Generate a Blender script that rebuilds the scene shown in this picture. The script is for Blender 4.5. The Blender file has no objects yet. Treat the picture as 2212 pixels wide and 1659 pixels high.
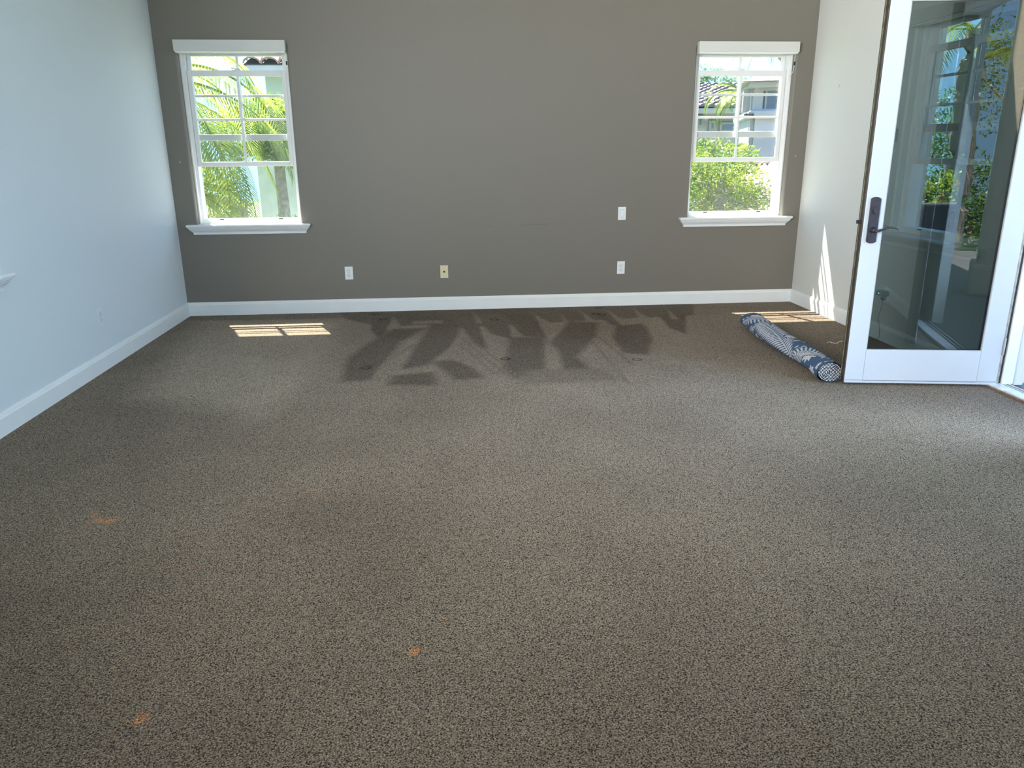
import bpy, bmesh, math, random
import numpy as np
from mathutils import Vector, Matrix
random.seed(7); rng = np.random.default_rng(7)
C = bpy.context.scene.collection
sc = bpy.context.scene

# ------------------------------------------------------------------ camera
CAMZ, FPX = 1.37, 1648.65
RR = Vector((0.99635987, -0.0848915, -0.00777405))
UU = Vector((0.03215905, 0.28985078, 0.9565314))
FW = Vector((0.07894807, 0.95329951, -0.29152572))
cd = bpy.data.cameras.new('camera'); cam = bpy.data.objects.new('camera', cd); C.objects.link(cam)
cd.sensor_fit = 'HORIZONTAL'; cd.sensor_width = 36.0; cd.lens = 36.0*FPX/2212.0
cd.clip_start = 0.05; cd.clip_end = 500
M = Matrix(((RR.x, UU.x, -FW.x, 0), (RR.y, UU.y, -FW.y, 0), (RR.z, UU.z, -FW.z, CAMZ), (0, 0, 0, 1)))
cam.matrix_world = M
sc.camera = cam

def ray(px, py):
    return FW + RR*((px-1106)/FPX) - UU*((py-829.5)/FPX)
def at(px, py, Y):
    d = ray(px, py); return d*(Y/d.y) + Vector((0, 0, CAMZ))
def atx(px, py, X):
    d = ray(px, py); return d*(X/d.x) + Vector((0, 0, CAMZ))
def flo(px, py, z=0.0):
    d = ray(px, py); return d*((z-CAMZ)/d.z) + Vector((0, 0, CAMZ))

# ------------------------------------------------------------------ world, sun, fill lamps, exposure
SKY = 3.9
w = bpy.data.worlds.new('sky'); sc.world = w; w.use_nodes = True
nt = w.node_tree; nt.nodes.clear()
out = nt.nodes.new('ShaderNodeOutputWorld'); bg = nt.nodes.new('ShaderNodeBackground')
tc = nt.nodes.new('ShaderNodeTexCoord'); sep = nt.nodes.new('ShaderNodeSeparateXYZ'); rp = nt.nodes.new('ShaderNodeValToRGB')
nt.links.new(tc.outputs['Generated'], sep.inputs[0]); nt.links.new(sep.outputs['Z'], rp.inputs[0])
e = rp.color_ramp.elements
e[0].position = 0.0; e[0].color = (0.32, 0.60, 0.90, 1)
e[1].position = 1.0; e[1].color = (0.26, 0.48, 0.92, 1)
m_ = e.new(0.25); m_.color = (0.30, 0.56, 0.93, 1)
nt.links.new(rp.outputs[0], bg.inputs[0]); bg.inputs[1].default_value = SKY
nt.links.new(bg.outputs[0], out.inputs[0])

SUN_DIR = Vector((0.20, -0.50, -1.0))
sl = bpy.data.lights.new('sun', 'SUN'); sl.energy = 46.0; sl.angle = math.radians(0.5); sl.color = (1.0, 0.94, 0.84)
so = bpy.data.objects.new('sun', sl); C.objects.link(so)
so.rotation_euler = SUN_DIR.to_track_quat('-Z', 'Y').to_euler()

XL0 = -2.295
def area(name, loc, direction, sx, sy, power, col, spread=180):
    l = bpy.data.lights.new(name, 'AREA'); l.shape = 'RECTANGLE'; l.size = sx; l.size_y = sy; l.energy = power; l.color = col; l.spread = math.radians(spread)
    o = bpy.data.objects.new(name, l); C.objects.link(o); o.location = loc
    o.rotation_euler = Vector(direction).to_track_quat('-Z', 'Y').to_euler(); return o
# added fill lamps: at unseen left and rear openings, and boosting the open door
area('left_fill', (XL0-.10, -.1, 1.85), (1, 1.25, .18), 2.3, 1.4, 138, (0.98, 0.97, 0.94), 88)
area('door_daylight_fill', (3.46, 2.78, 1.3), (-1, -.04, -.30), 1.05, 1.9, 112, (0.50, 0.73, 1.0), 105)
area('rear_fill', (0.3, -2.55, 1.75), (0, 1, 0.55), 4.4, 1.5, 32, (1.0, 0.95, 0.88), 110)

vs = sc.view_settings
vs.view_transform = 'Standard'; vs.look = 'None'; vs.exposure = 0.14; vs.gamma = 1.0; vs.use_curve_mapping = False
sc.display_settings.display_device = 'sRGB'
cy = sc.cycles
cy.use_denoising = True; cy.max_bounces = 10; cy.diffuse_bounces = 5; cy.glossy_bounces = 4
cy.transparent_max_bounces = 24; cy.caustics_reflective = False; cy.caustics_refractive = False
cy.sample_clamp_indirect = 8.0

# ------------------------------------------------------------------ materials
def new_mat(name):
    m = bpy.data.materials.new(name); m.use_nodes = True
    n = m.node_tree; b = n.nodes['Principled BSDF']; return m, n, b
def mat(name, col, rough=0.6, noise=0.0, nscale=20.0, bump=0.0, bscale=200.0, metal=0.0, spec=0.5, emit=0.0, bdist=0.002):
    m, n, b = new_mat(name)
    b.inputs['Base Color'].default_value = (*col, 1); b.inputs['Roughness'].default_value = rough
    b.inputs['Metallic'].default_value = metal; b.inputs['Specular IOR Level'].default_value = spec
    t = n.nodes.new('ShaderNodeTexCoord')
    if noise > 0:
        nz = n.nodes.new('ShaderNodeTexNoise'); nz.inputs['Scale'].default_value = nscale; nz.inputs['Detail'].default_value = 4
        mr = n.nodes.new('ShaderNodeMapRange'); mr.inputs[1].default_value = 0.3; mr.inputs[2].default_value = 0.7
        mr.inputs[3].default_value = 1-noise; mr.inputs[4].default_value = 1+noise
        mx = n.nodes.new('ShaderNodeVectorMath'); mx.operation = 'SCALE'; mx.inputs[0].default_value = col
        n.links.new(t.outputs['Object'], nz.inputs[0]); n.links.new(nz.outputs[0], mr.inputs[0])
        n.links.new(mr.outputs[0], mx.inputs[3]); n.links.new(mx.outputs[0], b.inputs['Base Color'])
    if bump > 0:
        nb = n.nodes.new('ShaderNodeTexNoise'); nb.inputs['Scale'].default_value = bscale; nb.inputs['Detail'].default_value = 2
        bp = n.nodes.new('ShaderNodeBump'); bp.inputs['Strength'].default_value = bump; bp.inputs['Distance'].default_value = bdist
        n.links.new(t.outputs['Object'], nb.inputs[0]); n.links.new(nb.outputs[0], bp.inputs['Height'])
        n.links.new(bp.outputs[0], b.inputs['Normal'])
    if emit > 0:
        b.inputs['Emission Color'].default_value = (*col, 1); b.inputs['Emission Strength'].default_value = emit
    return m
def glass_mat(name, tint, ior=1.5, refl=1.0):
    m = bpy.data.materials.new(name); m.use_nodes = True; n = m.node_tree; n.nodes.clear()
    o = n.nodes.new('ShaderNodeOutputMaterial'); mx = n.nodes.new('ShaderNodeMixShader')
    tr = n.nodes.new('ShaderNodeBsdfTransparent'); gl = n.nodes.new('ShaderNodeBsdfGlossy'); fr = n.nodes.new('ShaderNodeFresnel')
    ml = n.nodes.new('ShaderNodeMath'); ml.operation = 'MULTIPLY'; ml.inputs[1].default_value = refl; ml.use_clamp = True
    tr.inputs[0].default_value = (*tint, 1); gl.inputs['Roughness'].default_value = 0.0; gl.inputs[0].default_value = (1, 1, 1, 1)
    ge = n.nodes.new('ShaderNodeNewGeometry'); io = n.nodes.new('ShaderNodeMapRange')      # leaving the pane refracts the same way as entering
    io.inputs[3].default_value = ior; io.inputs[4].default_value = 1.0/ior
    n.links.new(ge.outputs['Backfacing'], io.inputs[0]); n.links.new(io.outputs[0], fr.inputs[0])
    n.links.new(fr.outputs[0], ml.inputs[0]); n.links.new(ml.outputs[0], mx.inputs[0])
    n.links.new(tr.outputs[0], mx.inputs[1]); n.links.new(gl.outputs[0], mx.inputs[2]); n.links.new(mx.outputs[0], o.inputs[0])
    return m
def leaf_mat(name, c1, c2, trans=0.5, sc_=3.0):
    m = bpy.data.materials.new(name); m.use_nodes = True; n = m.node_tree; n.nodes.clear()
    o = n.nodes.new('ShaderNodeOutputMaterial'); mx = n.nodes.new('ShaderNodeMixShader')
    d = n.nodes.new('ShaderNodeBsdfPrincipled'); d.inputs['Roughness'].default_value = 0.35; t = n.nodes.new('ShaderNodeBsdfTranslucent')
    tcn = n.nodes.new('ShaderNodeTexCoord'); nz = n.nodes.new('ShaderNodeTexNoise'); nz.inputs['Scale'].default_value = sc_
    r = n.nodes.new('ShaderNodeValToRGB'); r.color_ramp.elements[0].color = (*c1, 1); r.color_ramp.elements[1].color = (*c2, 1)
    r.color_ramp.elements[0].position = 0.35; r.color_ramp.elements[1].position = 0.65
    mx.inputs[0].default_value = trans
    n.links.new(tcn.outputs['Object'], nz.inputs[0]); n.links.new(nz.outputs[0], r.inputs[0])
    n.links.new(r.outputs[0], d.inputs[0]); n.links.new(r.outputs[0], t.inputs[0])
    n.links.new(d.outputs[0], mx.inputs[1]); n.links.new(t.outputs[0], mx.inputs[2]); n.links.new(mx.outputs[0], o.inputs[0])
    return m

MT = {}
MT['white_wall'] = mat('white_wall_paint', (0.675, 0.73, 0.765), 0.55, bump=0.25, bscale=130, bdist=0.0012)
MT['right_wall'] = mat('right_wall_paint', (0.66, 0.665, 0.635), 0.6, bump=0.45, bscale=110, bdist=0.002)
MT['ceiling'] = mat('ceiling_paint', (0.80, 0.79, 0.75), 0.8, bump=0.3, bscale=90)
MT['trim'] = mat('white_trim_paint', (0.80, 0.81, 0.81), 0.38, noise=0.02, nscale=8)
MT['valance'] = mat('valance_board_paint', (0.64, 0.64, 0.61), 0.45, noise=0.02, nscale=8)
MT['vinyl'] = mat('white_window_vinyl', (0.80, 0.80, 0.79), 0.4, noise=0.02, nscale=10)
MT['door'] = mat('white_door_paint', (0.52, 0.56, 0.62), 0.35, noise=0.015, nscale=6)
MT['groove'] = mat('joint_grey', (0.35, 0.36, 0.38), 0.7, noise=0.1)
MT['bronze'] = mat('dark_bronze_cladding', (0.045, 0.036, 0.028), 0.45, noise=0.35, nscale=40)
MT['olive'] = mat('worn_olive_weatherstrip', (0.16, 0.145, 0.085), 0.7, noise=0.6, nscale=60)
MT['handle'] = mat('oiled_bronze_handle', (0.075, 0.07, 0.085), 0.38, metal=0.7, noise=0.2, nscale=40)
MT['black'] = mat('black_plastic', (0.01, 0.01, 0.012), 0.5, noise=0.2)
MT['dark'] = mat('dark_slot', (0.02, 0.02, 0.02), 0.7, noise=0.2)
MT['plate'] = mat('white_plate_plastic', (0.80, 0.82, 0.84), 0.3, noise=0.01)
MT['painted_plate'] = mat('wall_painted_plate', (0.70, 0.75, 0.79), 0.4, noise=0.01)
MT['almond'] = mat('almond_plate_plastic', (0.72, 0.66, 0.42), 0.35, noise=0.02)
MT['red'] = mat('red_plastic', (0.55, 0.06, 0.04), 0.5, noise=0.1)
MT['screw'] = mat('screw_metal', (0.55, 0.55, 0.55), 0.35, metal=0.8, noise=0.1)
MT['grey_plastic'] = mat('grey_plastic', (0.30, 0.32, 0.34), 0.4, noise=0.05)
MT['led'] = mat('green_led', (0.02, 1.0, 0.35), 0.4, emit=6.0)
MT['seal'] = mat('grey_weather_seal', (0.42, 0.38, 0.34), 0.7, noise=0.35, nscale=30)
MT['alum'] = mat('pale_threshold_metal', (0.72, 0.74, 0.76), 0.4, noise=0.25, nscale=25, metal=0.2)
MT['brown'] = mat('brown_wood_edge', (0.20, 0.11, 0.07), 0.6, noise=0.3, nscale=30)
MT['thread'] = mat('pale_thread', (0.75, 0.70, 0.60), 0.8, noise=0.05)
MT['glass'] = glass_mat('window_glass', (0.925, 0.94, 0.935), refl=0.8)
MT['door_glass'] = glass_mat('tinted_door_glass', (0.44, 0.50, 0.505), ior=1.62, refl=0.85)
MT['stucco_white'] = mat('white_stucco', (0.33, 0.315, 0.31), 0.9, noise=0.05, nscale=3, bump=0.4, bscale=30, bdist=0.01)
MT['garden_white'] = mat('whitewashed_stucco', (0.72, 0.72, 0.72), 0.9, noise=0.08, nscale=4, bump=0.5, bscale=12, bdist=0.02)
MT['stucco_grey'] = mat('lavender_grey_stucco', (0.42, 0.39, 0.41), 0.9, noise=0.04, nscale=3, bump=0.4, bscale=30, bdist=0.01)
MT['stucco_beige'] = mat('beige_stucco', (0.62, 0.52, 0.38), 0.9, noise=0.06, nscale=5, bump=0.5, bscale=40, bdist=0.01)
MT['pale_green'] = mat('pale_house_wall', (0.36, 0.42, 0.36), 0.9, noise=0.04, nscale=2)
MT['tile'] = mat('weathered_roof_tile', (0.21, 0.135, 0.115), 0.85, noise=0.22, nscale=6)
MT['tile_far'] = mat('greyed_roof_tile', (0.16, 0.13, 0.135), 0.85, noise=0.2, nscale=3)
MT['under_tile'] = mat('roof_underlay', (0.10, 0.07, 0.06), 0.95, noise=0.2)
MT['blue_glass'] = mat('blue_grey_window_glass', (0.10, 0.15, 0.22), 0.1, noise=0.1, nscale=2)
MT['concrete'] = mat('balcony_concrete', (0.15, 0.15, 0.15), 0.85, noise=0.12, nscale=4)
MT['lawn'] = mat('garden_ground', (0.16, 0.20, 0.08), 0.95, noise=0.4, nscale=1.5)
MT['wicker'] = mat('dark_wicker', (0.05, 0.04, 0.045), 0.6, noise=0.5, nscale=60, bump=0.8, bscale=90, bdist=0.01)
MT['cushion'] = mat('grey_cushion', (0.30, 0.30, 0.34), 0.9, noise=0.1, nscale=20)
MT['palm'] = leaf_mat('palm_leaf', (0.12, 0.20, 0.028), (0.42, 0.45, 0.05), 0.55, 2.5)
MT['palm_rib'] = mat('palm_rib', (0.50, 0.52, 0.16), 0.6, noise=0.1)
MT['bush'] = leaf_mat('bush_leaf', (0.09, 0.17, 0.03), (0.34, 0.40, 0.05), 0.5, 4.0)
MT['tree'] = leaf_mat('tree_leaf', (0.05, 0.13, 0.03), (0.20, 0.32, 0.06), 0.45, 2.0)
MT['pale_tree'] = leaf_mat('distant_tree_leaf', (0.12, 0.20, 0.12), (0.25, 0.34, 0.18), 0.4, 1.0)
MT['bark'] = mat('grey_palm_bark', (0.34, 0.29, 0.24), 0.9, noise=0.3, nscale=14, bump=0.8, bscale=30, bdist=0.02)
MT['flower'] = leaf_mat('red_flower', (0.7, 0.05, 0.04), (0.85, 0.16, 0.08), 0.4)

def screen_mat():
    m = bpy.data.materials.new('insect_screen_mesh'); m.use_nodes = True; n = m.node_tree; n.nodes.clear()
    o = n.nodes.new('ShaderNodeOutputMaterial'); mx = n.nodes.new('ShaderNodeMixShader')
    tr = n.nodes.new('ShaderNodeBsdfTransparent'); d = n.nodes.new('ShaderNodeBsdfDiffuse'); d.inputs[0].default_value = (0.22, 0.22, 0.22, 1)
    t = n.nodes.new('ShaderNodeTexCoord'); nz = n.nodes.new('ShaderNodeTexNoise'); nz.inputs['Scale'].default_value = 9
    mr = n.nodes.new('ShaderNodeMapRange'); mr.inputs[3].default_value = 0.10; mr.inputs[4].default_value = 0.18
    tr.inputs[0].default_value = (0.88, 0.90, 0.90, 1)
    n.links.new(t.outputs['Object'], nz.inputs[0]); n.links.new(nz.outputs[0], mr.inputs[0]); n.links.new(mr.outputs[0], mx.inputs[0])
    n.links.new(tr.outputs[0], mx.inputs[1]); n.links.new(d.outputs[0], mx.inputs[2]); n.links.new(mx.outputs[0], o.inputs[0])
    return m
MT['screen'] = screen_mat()

def back_wall_mat():
    m, n, b = new_mat('grey_accent_wall_paint'); L = n.links.new
    b.inputs['Roughness'].default_value = 0.5
    t = n.nodes.new('ShaderNodeTexCoord')
    nb = n.nodes.new('ShaderNodeTexNoise'); nb.inputs['Scale'].default_value = 120; nb.inputs['Detail'].default_value = 2
    bp = n.nodes.new('ShaderNodeBump'); bp.inputs['Strength'].default_value = 0.3; bp.inputs['Distance'].default_value = 0.0015
    L(t.outputs['Object'], nb.inputs[0]); L(nb.outputs[0], bp.inputs['Height']); L(bp.outputs[0], b.inputs['Normal'])
    # long faint horizontal scuff left by furniture, x .3 to .9, z .742
    sp = n.nodes.new('ShaderNodeSeparateXYZ'); L(t.outputs['Object'], sp.inputs[0])
    def math_(op, a, bb=None, c=None):
        k = n.nodes.new('ShaderNodeMath'); k.operation = op
        for i, v in enumerate((a, bb, c)):
            if v is None: continue
            if isinstance(v, (int, float)): k.inputs[i].default_value = v
            else: L(v, k.inputs[i])
        return k.outputs[0]
    dz = math_('ABSOLUTE', math_('SUBTRACT', sp.outputs['Z'], math_('MULTIPLY_ADD', sp.outputs['X'], 0.018, 0.733)))
    inz = math_('LESS_THAN', dz, 0.0022)
    inx = math_('MULTIPLY', math_('GREATER_THAN', sp.outputs['X'], 0.30), math_('LESS_THAN', sp.outputs['X'], 0.91))
    nz = n.nodes.new('ShaderNodeTexNoise'); nz.inputs['Scale'].default_value = 14; L(t.outputs['Object'], nz.inputs[0])
    br = math_('GREATER_THAN', math_('ADD', nz.outputs[0], math_('MULTIPLY', sp.outputs['X'], 0.25)), 0.66)
    f = math_('MULTIPLY', math_('MULTIPLY', inz, inx), math_('MULTIPLY', br, 0.55))
    mx = n.nodes.new('ShaderNodeMix'); mx.data_type = 'RGBA'
    mx.inputs[6].default_value = (0.184, 0.166, 0.139, 1); mx.inputs[7].default_value = (0.08, 0.08, 0.08, 1)
    L(f, mx.inputs[0]); L(mx.outputs[2], b.inputs['Base Color'])
    return m
MT['back_wall'] = back_wall_mat()

DENTS = [(-.565, 4.949), (.374, 5.079), (1.271, 4.954), (-.567, 6.5), (.382, 6.368), (1.285, 6.512), (-.655, 6.73), (1.363, 6.767), (1.325, 6.46)]
STAINS = [(-1.367, 2.83, .055, .022, 0), (-1.43, 2.885, .02, .03, 1), (-.596, 3.026, .03, .014, 1), (-.531, 2.951, .018, .010, 1),
          (-.817, 1.678, .022, .02, 0), (-.132, 1.885, .018, .017, 0), (-.046, 2.045, .010, .012, 1), (-.912, 2.432, .01, .01, 1)]
def carpet_mat():
    m, n, b = new_mat('taupe_cut_pile_carpet'); L = n.links.new
    b.inputs['Roughness'].default_value = 0.95; b.inputs['Specular IOR Level'].default_value = 0.15
    b.inputs['Sheen Tint'].default_value = (1.0, .86, .70, 1); b.inputs['Sheen Weight'].default_value = 0.5; b.inputs['Sheen Roughness'].default_value = 0.5
    t = n.nodes.new('ShaderNodeTexCoord'); P = t.outputs['Object']
    def math_(op, a, bb=None, c=None, clamp=False):
        k = n.nodes.new('ShaderNodeMath'); k.operation = op; k.use_clamp = clamp
        for i, v in enumerate((a, bb, c)):
            if v is None: continue
            if isinstance(v, (int, float)): k.inputs[i].default_value = v
            else: L(v, k.inputs[i])
        return k.outputs[0]
    def noise(scale, detail, dist=0.0, rough=0.5):
        k = n.nodes.new('ShaderNodeTexNoise'); k.inputs['Scale'].default_value = scale; k.inputs['Detail'].default_value = detail
        k.inputs['Distortion'].default_value = dist; k.inputs['Roughness'].default_value = rough; L(P, k.inputs[0]); return k.outputs[0]
    def mr(v, a, bb, c, d):
        k = n.nodes.new('ShaderNodeMapRange'); L(v, k.inputs[0])
        for i, q in enumerate((a, bb, c, d)): k.inputs[i+1].default_value = q
        return k.outputs[0]
    tuft = noise(235, 2, 0.7, 0.55)
    clump = noise(60, 2, 0.3)
    vo = n.nodes.new('ShaderNodeTexVoronoi'); vo.inputs['Scale'].default_value = 210; L(P, vo.inputs[0])
    h = math_('ADD', math_('MULTIPLY', tuft, 0.75), math_('MULTIPLY', math_('SUBTRACT', 1.0, vo.outputs['Distance']), 0.25))
    shade = mr(h, 0.37, 0.77, 0.10, 1.92)
    shade = math_('MULTIPLY', shade, mr(clump, 0.3, 0.7, 0.90, 1.10))
    big = noise(1.3, 3, 0.4)
    shade = math_('MULTIPLY', shade, mr(big, 0.3, 0.7, 0.90, 1.10))
    att = n.nodes.new('ShaderNodeAttribute'); att.attribute_name = 'nap_and_light'
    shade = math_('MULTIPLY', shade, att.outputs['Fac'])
    # furniture dents: pressed rings
    ring = None
    for (x, y) in DENTS:
        vm = n.nodes.new('ShaderNodeVectorMath'); vm.operation = 'DISTANCE'; L(P, vm.inputs[0]); vm.inputs[1].default_value = (x, y, 0)
        r = math_('SUBTRACT', 1.0, math_('MULTIPLY', math_('ABSOLUTE', math_('SUBTRACT', vm.outputs['Value'], 0.029)), 75.0), clamp=True)
        ring = r if ring is None else math_('MAXIMUM', ring, r)
    ring = math_('MULTIPLY', ring, mr(noise(9, 1), 0.4, 0.55, 0.7, 1.0))
    shade = math_('MULTIPLY', shade, math_('SUBTRACT', 1.0, math_('MULTIPLY', ring, 0.80)))
    # orange spots
    st = None
    nd = mr(noise(55, 2), 0.3, 0.7, -0.75, 0.75)
    for (x, y, rx, ry, k_) in STAINS:
        vm = n.nodes.new('ShaderNodeVectorMath'); vm.operation = 'SUBTRACT'; L(P, vm.inputs[0]); vm.inputs[1].default_value = (x, y, 0)
        v2 = n.nodes.new('ShaderNodeVectorMath'); v2.operation = 'MULTIPLY'; L(vm.outputs[0], v2.inputs[0]); v2.inputs[1].default_value = (1/rx, 1/ry, 0)
        ln = n.nodes.new('ShaderNodeVectorMath'); ln.operation = 'LENGTH'; L(v2.outputs[0], ln.inputs[0])
        f = math_('MULTIPLY', math_('SUBTRACT', 1.25, math_('ADD', ln.outputs['Value'], nd), clamp=True), 0.45 if k_ else 0.95)
        st = f if st is None else math_('MAXIMUM', st, f)
    hue = mr(noise(2.2, 2), 0.35, 0.65, 0, 1)
    cmx = n.nodes.new('ShaderNodeMix'); cmx.data_type = 'RGBA'; L(hue, cmx.inputs[0])
    cmx.inputs[6].default_value = (0.164, 0.114, 0.076, 1); cmx.inputs[7].default_value = (0.170, 0.117, 0.080, 1)
    c2 = n.nodes.new('ShaderNodeMix'); c2.data_type = 'RGBA'; L(math_('MULTIPLY', st, 0.85), c2.inputs[0]); L(cmx.outputs[2], c2.inputs[6])
    c2.inputs[7].default_value = (0.62, 0.20, 0.03, 1)
    sm = n.nodes.new('ShaderNodeVectorMath'); sm.operation = 'SCALE'; L(c2.outputs[2], sm.inputs[0]); L(shade, sm.inputs[3])
    L(sm.outputs[0], b.inputs['Base Color'])
    L(math_('MULTIPLY', math_('POWER', shade, 1.3), 0.48), b.inputs['Sheen Weight'])
    bp = n.nodes.new('ShaderNodeBump'); bp.inputs['Strength'].default_value = 1.0; bp.inputs['Distance'].default_value = 0.006
    L(math_('SUBTRACT', h, math_('MULTIPLY', ring, 0.8)), bp.inputs['Height']); L(bp.outputs[0], b.inputs['Normal'])
    return m
MT['carpet'] = carpet_mat()

# ------------------------------------------------------------------ object helpers
def link(name, me, m=None, parent=None, smooth=False):
    o = bpy.data.objects.new(name, me); C.objects.link(o)
    if m is not None: me.materials.append(MT[m] if isinstance(m, str) else m)
    if smooth:
        me.polygons.foreach_set('use_smooth', [True]*len(me.polygons))
    if parent is not None: o.parent = parent
    return o
def obj(name, bm, m, parent=None, smooth=False):
    bmesh.ops.recalc_face_normals(bm, faces=bm.faces)
    me = bpy.data.meshes.new(name); bm.to_mesh(me); bm.free()
    return link(name, me, m, parent, smooth)
def pyobj(name, v, f, m, parent=None, smooth=False):
    me = bpy.data.meshes.new(name); me.from_pydata([tuple(x) for x in v], [], f); me.update()
    return link(name, me, m, parent, smooth)
def tag(o, label=None, cat=None, group=None, kind=None):
    if label: o['label'] = label
    if cat: o['category'] = cat
    if group: o['group'] = group
    if kind: o['kind'] = kind
    return o
def empty(name, loc, rz=0, label=None, cat=None, group=None, kind=None, parent=None):
    o = bpy.data.objects.new(name, None); C.objects.link(o); o.location = loc; o.rotation_euler = (0, 0, rz)
    o.empty_display_size = 0.1
    if parent: o.parent = parent
    return tag(o, label, cat, group, kind)
def copy_tree(o, parent=None):
    c = o.copy(); C.objects.link(c)
    if parent is not None: c.parent = parent
    for ch in list(o.children): copy_tree(ch, c)
    return c
def box(bm, x0, x1, y0, y1, z0, z1, bev=0.0, seg=2):
    vs_ = [bm.verts.new((x, y, z)) for x in (x0, x1) for y in (y0, y1) for z in (z0, z1)]
    idx = [(0, 1, 3, 2), (4, 6, 7, 5), (0, 4, 5, 1), (2, 3, 7, 6), (0, 2, 6, 4), (1, 5, 7, 3)]
    fs = [bm.faces.new([vs_[i] for i in q]) for q in idx]
    if bev > 0:
        es = list({e_ for f in fs for e_ in f.edges})
        bmesh.ops.bevel(bm, geom=es, offset=bev, segments=seg, affect='EDGES', profile=0.5)
def bxo(name, x0, x1, y0, y1, z0, z1, m, parent=None, bev=0.0, seg=2, smooth=False):
    bm = bmesh.new(); box(bm, x0, x1, y0, y1, z0, z1, bev, seg); return obj(name, bm, m, parent, smooth)
def prism(bm, prof, a, b_, axis='x', mitre=(0, 0)):
    """extrude 2D profile (p,q) along axis; for axis x the profile is (y,z); y: (x,z)."""
    n_ = len(prof); r = []
    for end, t in ((0, a), (1, b_)):
        row = []
        for (p, q) in prof:
            s = t + mitre[end]*p
            row.append(bm.verts.new((s, p, q) if axis == 'x' else (p, s, q) if axis == 'y' else (p, q, s)))
        r.append(row)
    for i in range(n_):
        j = (i+1) % n_; bm.faces.new((r[0][i], r[0][j], r[1][j], r[1][i]))
    bm.faces.new(r[0]); bm.faces.new(r[1][::-1])
def tube(bm, pts, rads, seg=8, flat=1.0, cap=True):
    pts = [Vector(p) for p in pts]; rows = []
    up0 = Vector((0, 0, 1))
    for i, p in enumerate(pts):
        d = (pts[min(i+1, len(pts)-1)]-pts[max(i-1, 0)]).normalized()
        a = d.cross(up0)
        if a.length < 1e-3: a = d.cross(Vector((1, 0, 0)))
        a.normalize(); b_ = a.cross(d).normalized(); r = rads[i] if isinstance(rads, (list, tuple)) else rads
        rows.append([bm.verts.new(p + a*math.cos(2*math.pi*k/seg)*r + b_*math.sin(2*math.pi*k/seg)*r*flat) for k in range(seg)])
    for i in range(len(rows)-1):
        for k in range(seg):
            bm.faces.new((rows[i][k], rows[i][(k+1) % seg], rows[i+1][(k+1) % seg], rows[i+1][k]))
    if cap: bm.faces.new(rows[0][::-1]); bm.faces.new(rows[-1])
def disc(bm, cx, cz, y0, y1, rx, rz, seg=20):
    """elliptic puck whose axis is local y."""
    a = [bm.verts.new((cx+rx*math.cos(2*math.pi*k/seg), y0, cz+rz*math.sin(2*math.pi*k/seg))) for k in range(seg)]
    b_ = [bm.verts.new((cx+rx*math.cos(2*math.pi*k/seg), y1, cz+rz*math.sin(2*math.pi*k/seg))) for k in range(seg)]
    for k in range(seg): bm.faces.new((a[k], a[(k+1) % seg], b_[(k+1) % seg], b_[k]))
    bm.faces.new(a); bm.faces.new(b_[::-1])

# ------------------------------------------------------------------ room shell
XL, XR, YB, YF, HC = -2.295, 3.208, 6.86, -2.6, 3.05
TH = 0.22
def wall(name, m, O, U, N, length, height, holes, thick=TH):
    """inner face at origin plane, U along, N outward. holes (u0,u1,v0,v1,bullnose)"""
    bm = bmesh.new(); O = Vector(O); U = Vector(U); N = Vector(N); Z = Vector((0, 0, 1))
    P = lambda u, v, d: O+U*u+Z*v+N*d
    def skin(hs, d, u_ext=0):
        us = sorted({-u_ext, length+u_ext} | {x for h in hs for x in h[:2]}); vs2 = sorted({0, height} | {x for h in hs for x in h[2:4]})
        vv = {}
        def V(u, v):
            if (u, v) not in vv: vv[(u, v)] = bm.verts.new(P(u, v, d))
            return vv[(u, v)]
        for i in range(len(us)-1):
            for j in range(len(vs2)-1):
                uc = (us[i]+us[i+1])/2; vc = (vs2[j]+vs2[j+1])/2
                if any(h[0] < uc < h[1] and h[2] < vc < h[3] for h in hs): continue
                bm.faces.new((V(us[i], vs2[j]), V(us[i+1], vs2[j]), V(us[i+1], vs2[j+1]), V(us[i], vs2[j+1])))
    skin([(h[0]-h[4], h[1]+h[4], h[2], h[3]) for h in holes], 0)
    skin(holes, thick, thick)
    for (u0, u1, v0, v1, R) in holes:
        for sgn, ue in ((-1, u0), (1, u1)):
            prof = [(ue+sgn*R*(1-math.sin(a)), R*(1-math.cos(a))) for a in [math.pi/2*k/6 for k in range(7)]] if R > 0 else [(ue, 0)]
            prof.append((ue, thick))
            lo = [bm.verts.new(P(a, v0, d)) for a, d in prof]; hi = [bm.verts.new(P(a, v1, d)) for a, d in prof]
            for k in range(len(prof)-1): bm.faces.new((lo[k], lo[k+1], hi[k+1], hi[k]))
        for v in (v0, v1):
            if v <= 0: continue
            bm.faces.new([bm.verts.new(P(*q)) for q in ((u0-R, v, 0), (u1+R, v, 0), (u1, v, thick), (u0, v, thick))])
    me = bpy.data.meshes.new(name); bm.to_mesh(me); bm.free()
    o = link(name, me, m); o['kind'] = 'structure'; return o
WZ0, WZ1 = 0.79, 2.215
WL, WR = -1.6875, 2.605           # window centres on the back wall
HW = 0.435
WRY, HWR = 4.905, 0.475            # right wall window (centre y, half width)
WLY, HWL = 3.60, 0.475            # left wall window
DY0, DY1, DZ = 2.27, 4.125, 2.33   # double door opening in the right wall
wall('wall_back', 'back_wall', (XL, YB, 0), (1, 0, 0), (0, 1, 0), XR-XL, HC,
     [(WL-HW-XL, WL+HW-XL, WZ0-.006, WZ1, .016), (WR-HW-XL, WR+HW-XL, WZ0-.006, WZ1, .016)])
bpy.data.objects['wall_back'].location = (0, 0, 0)
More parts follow.
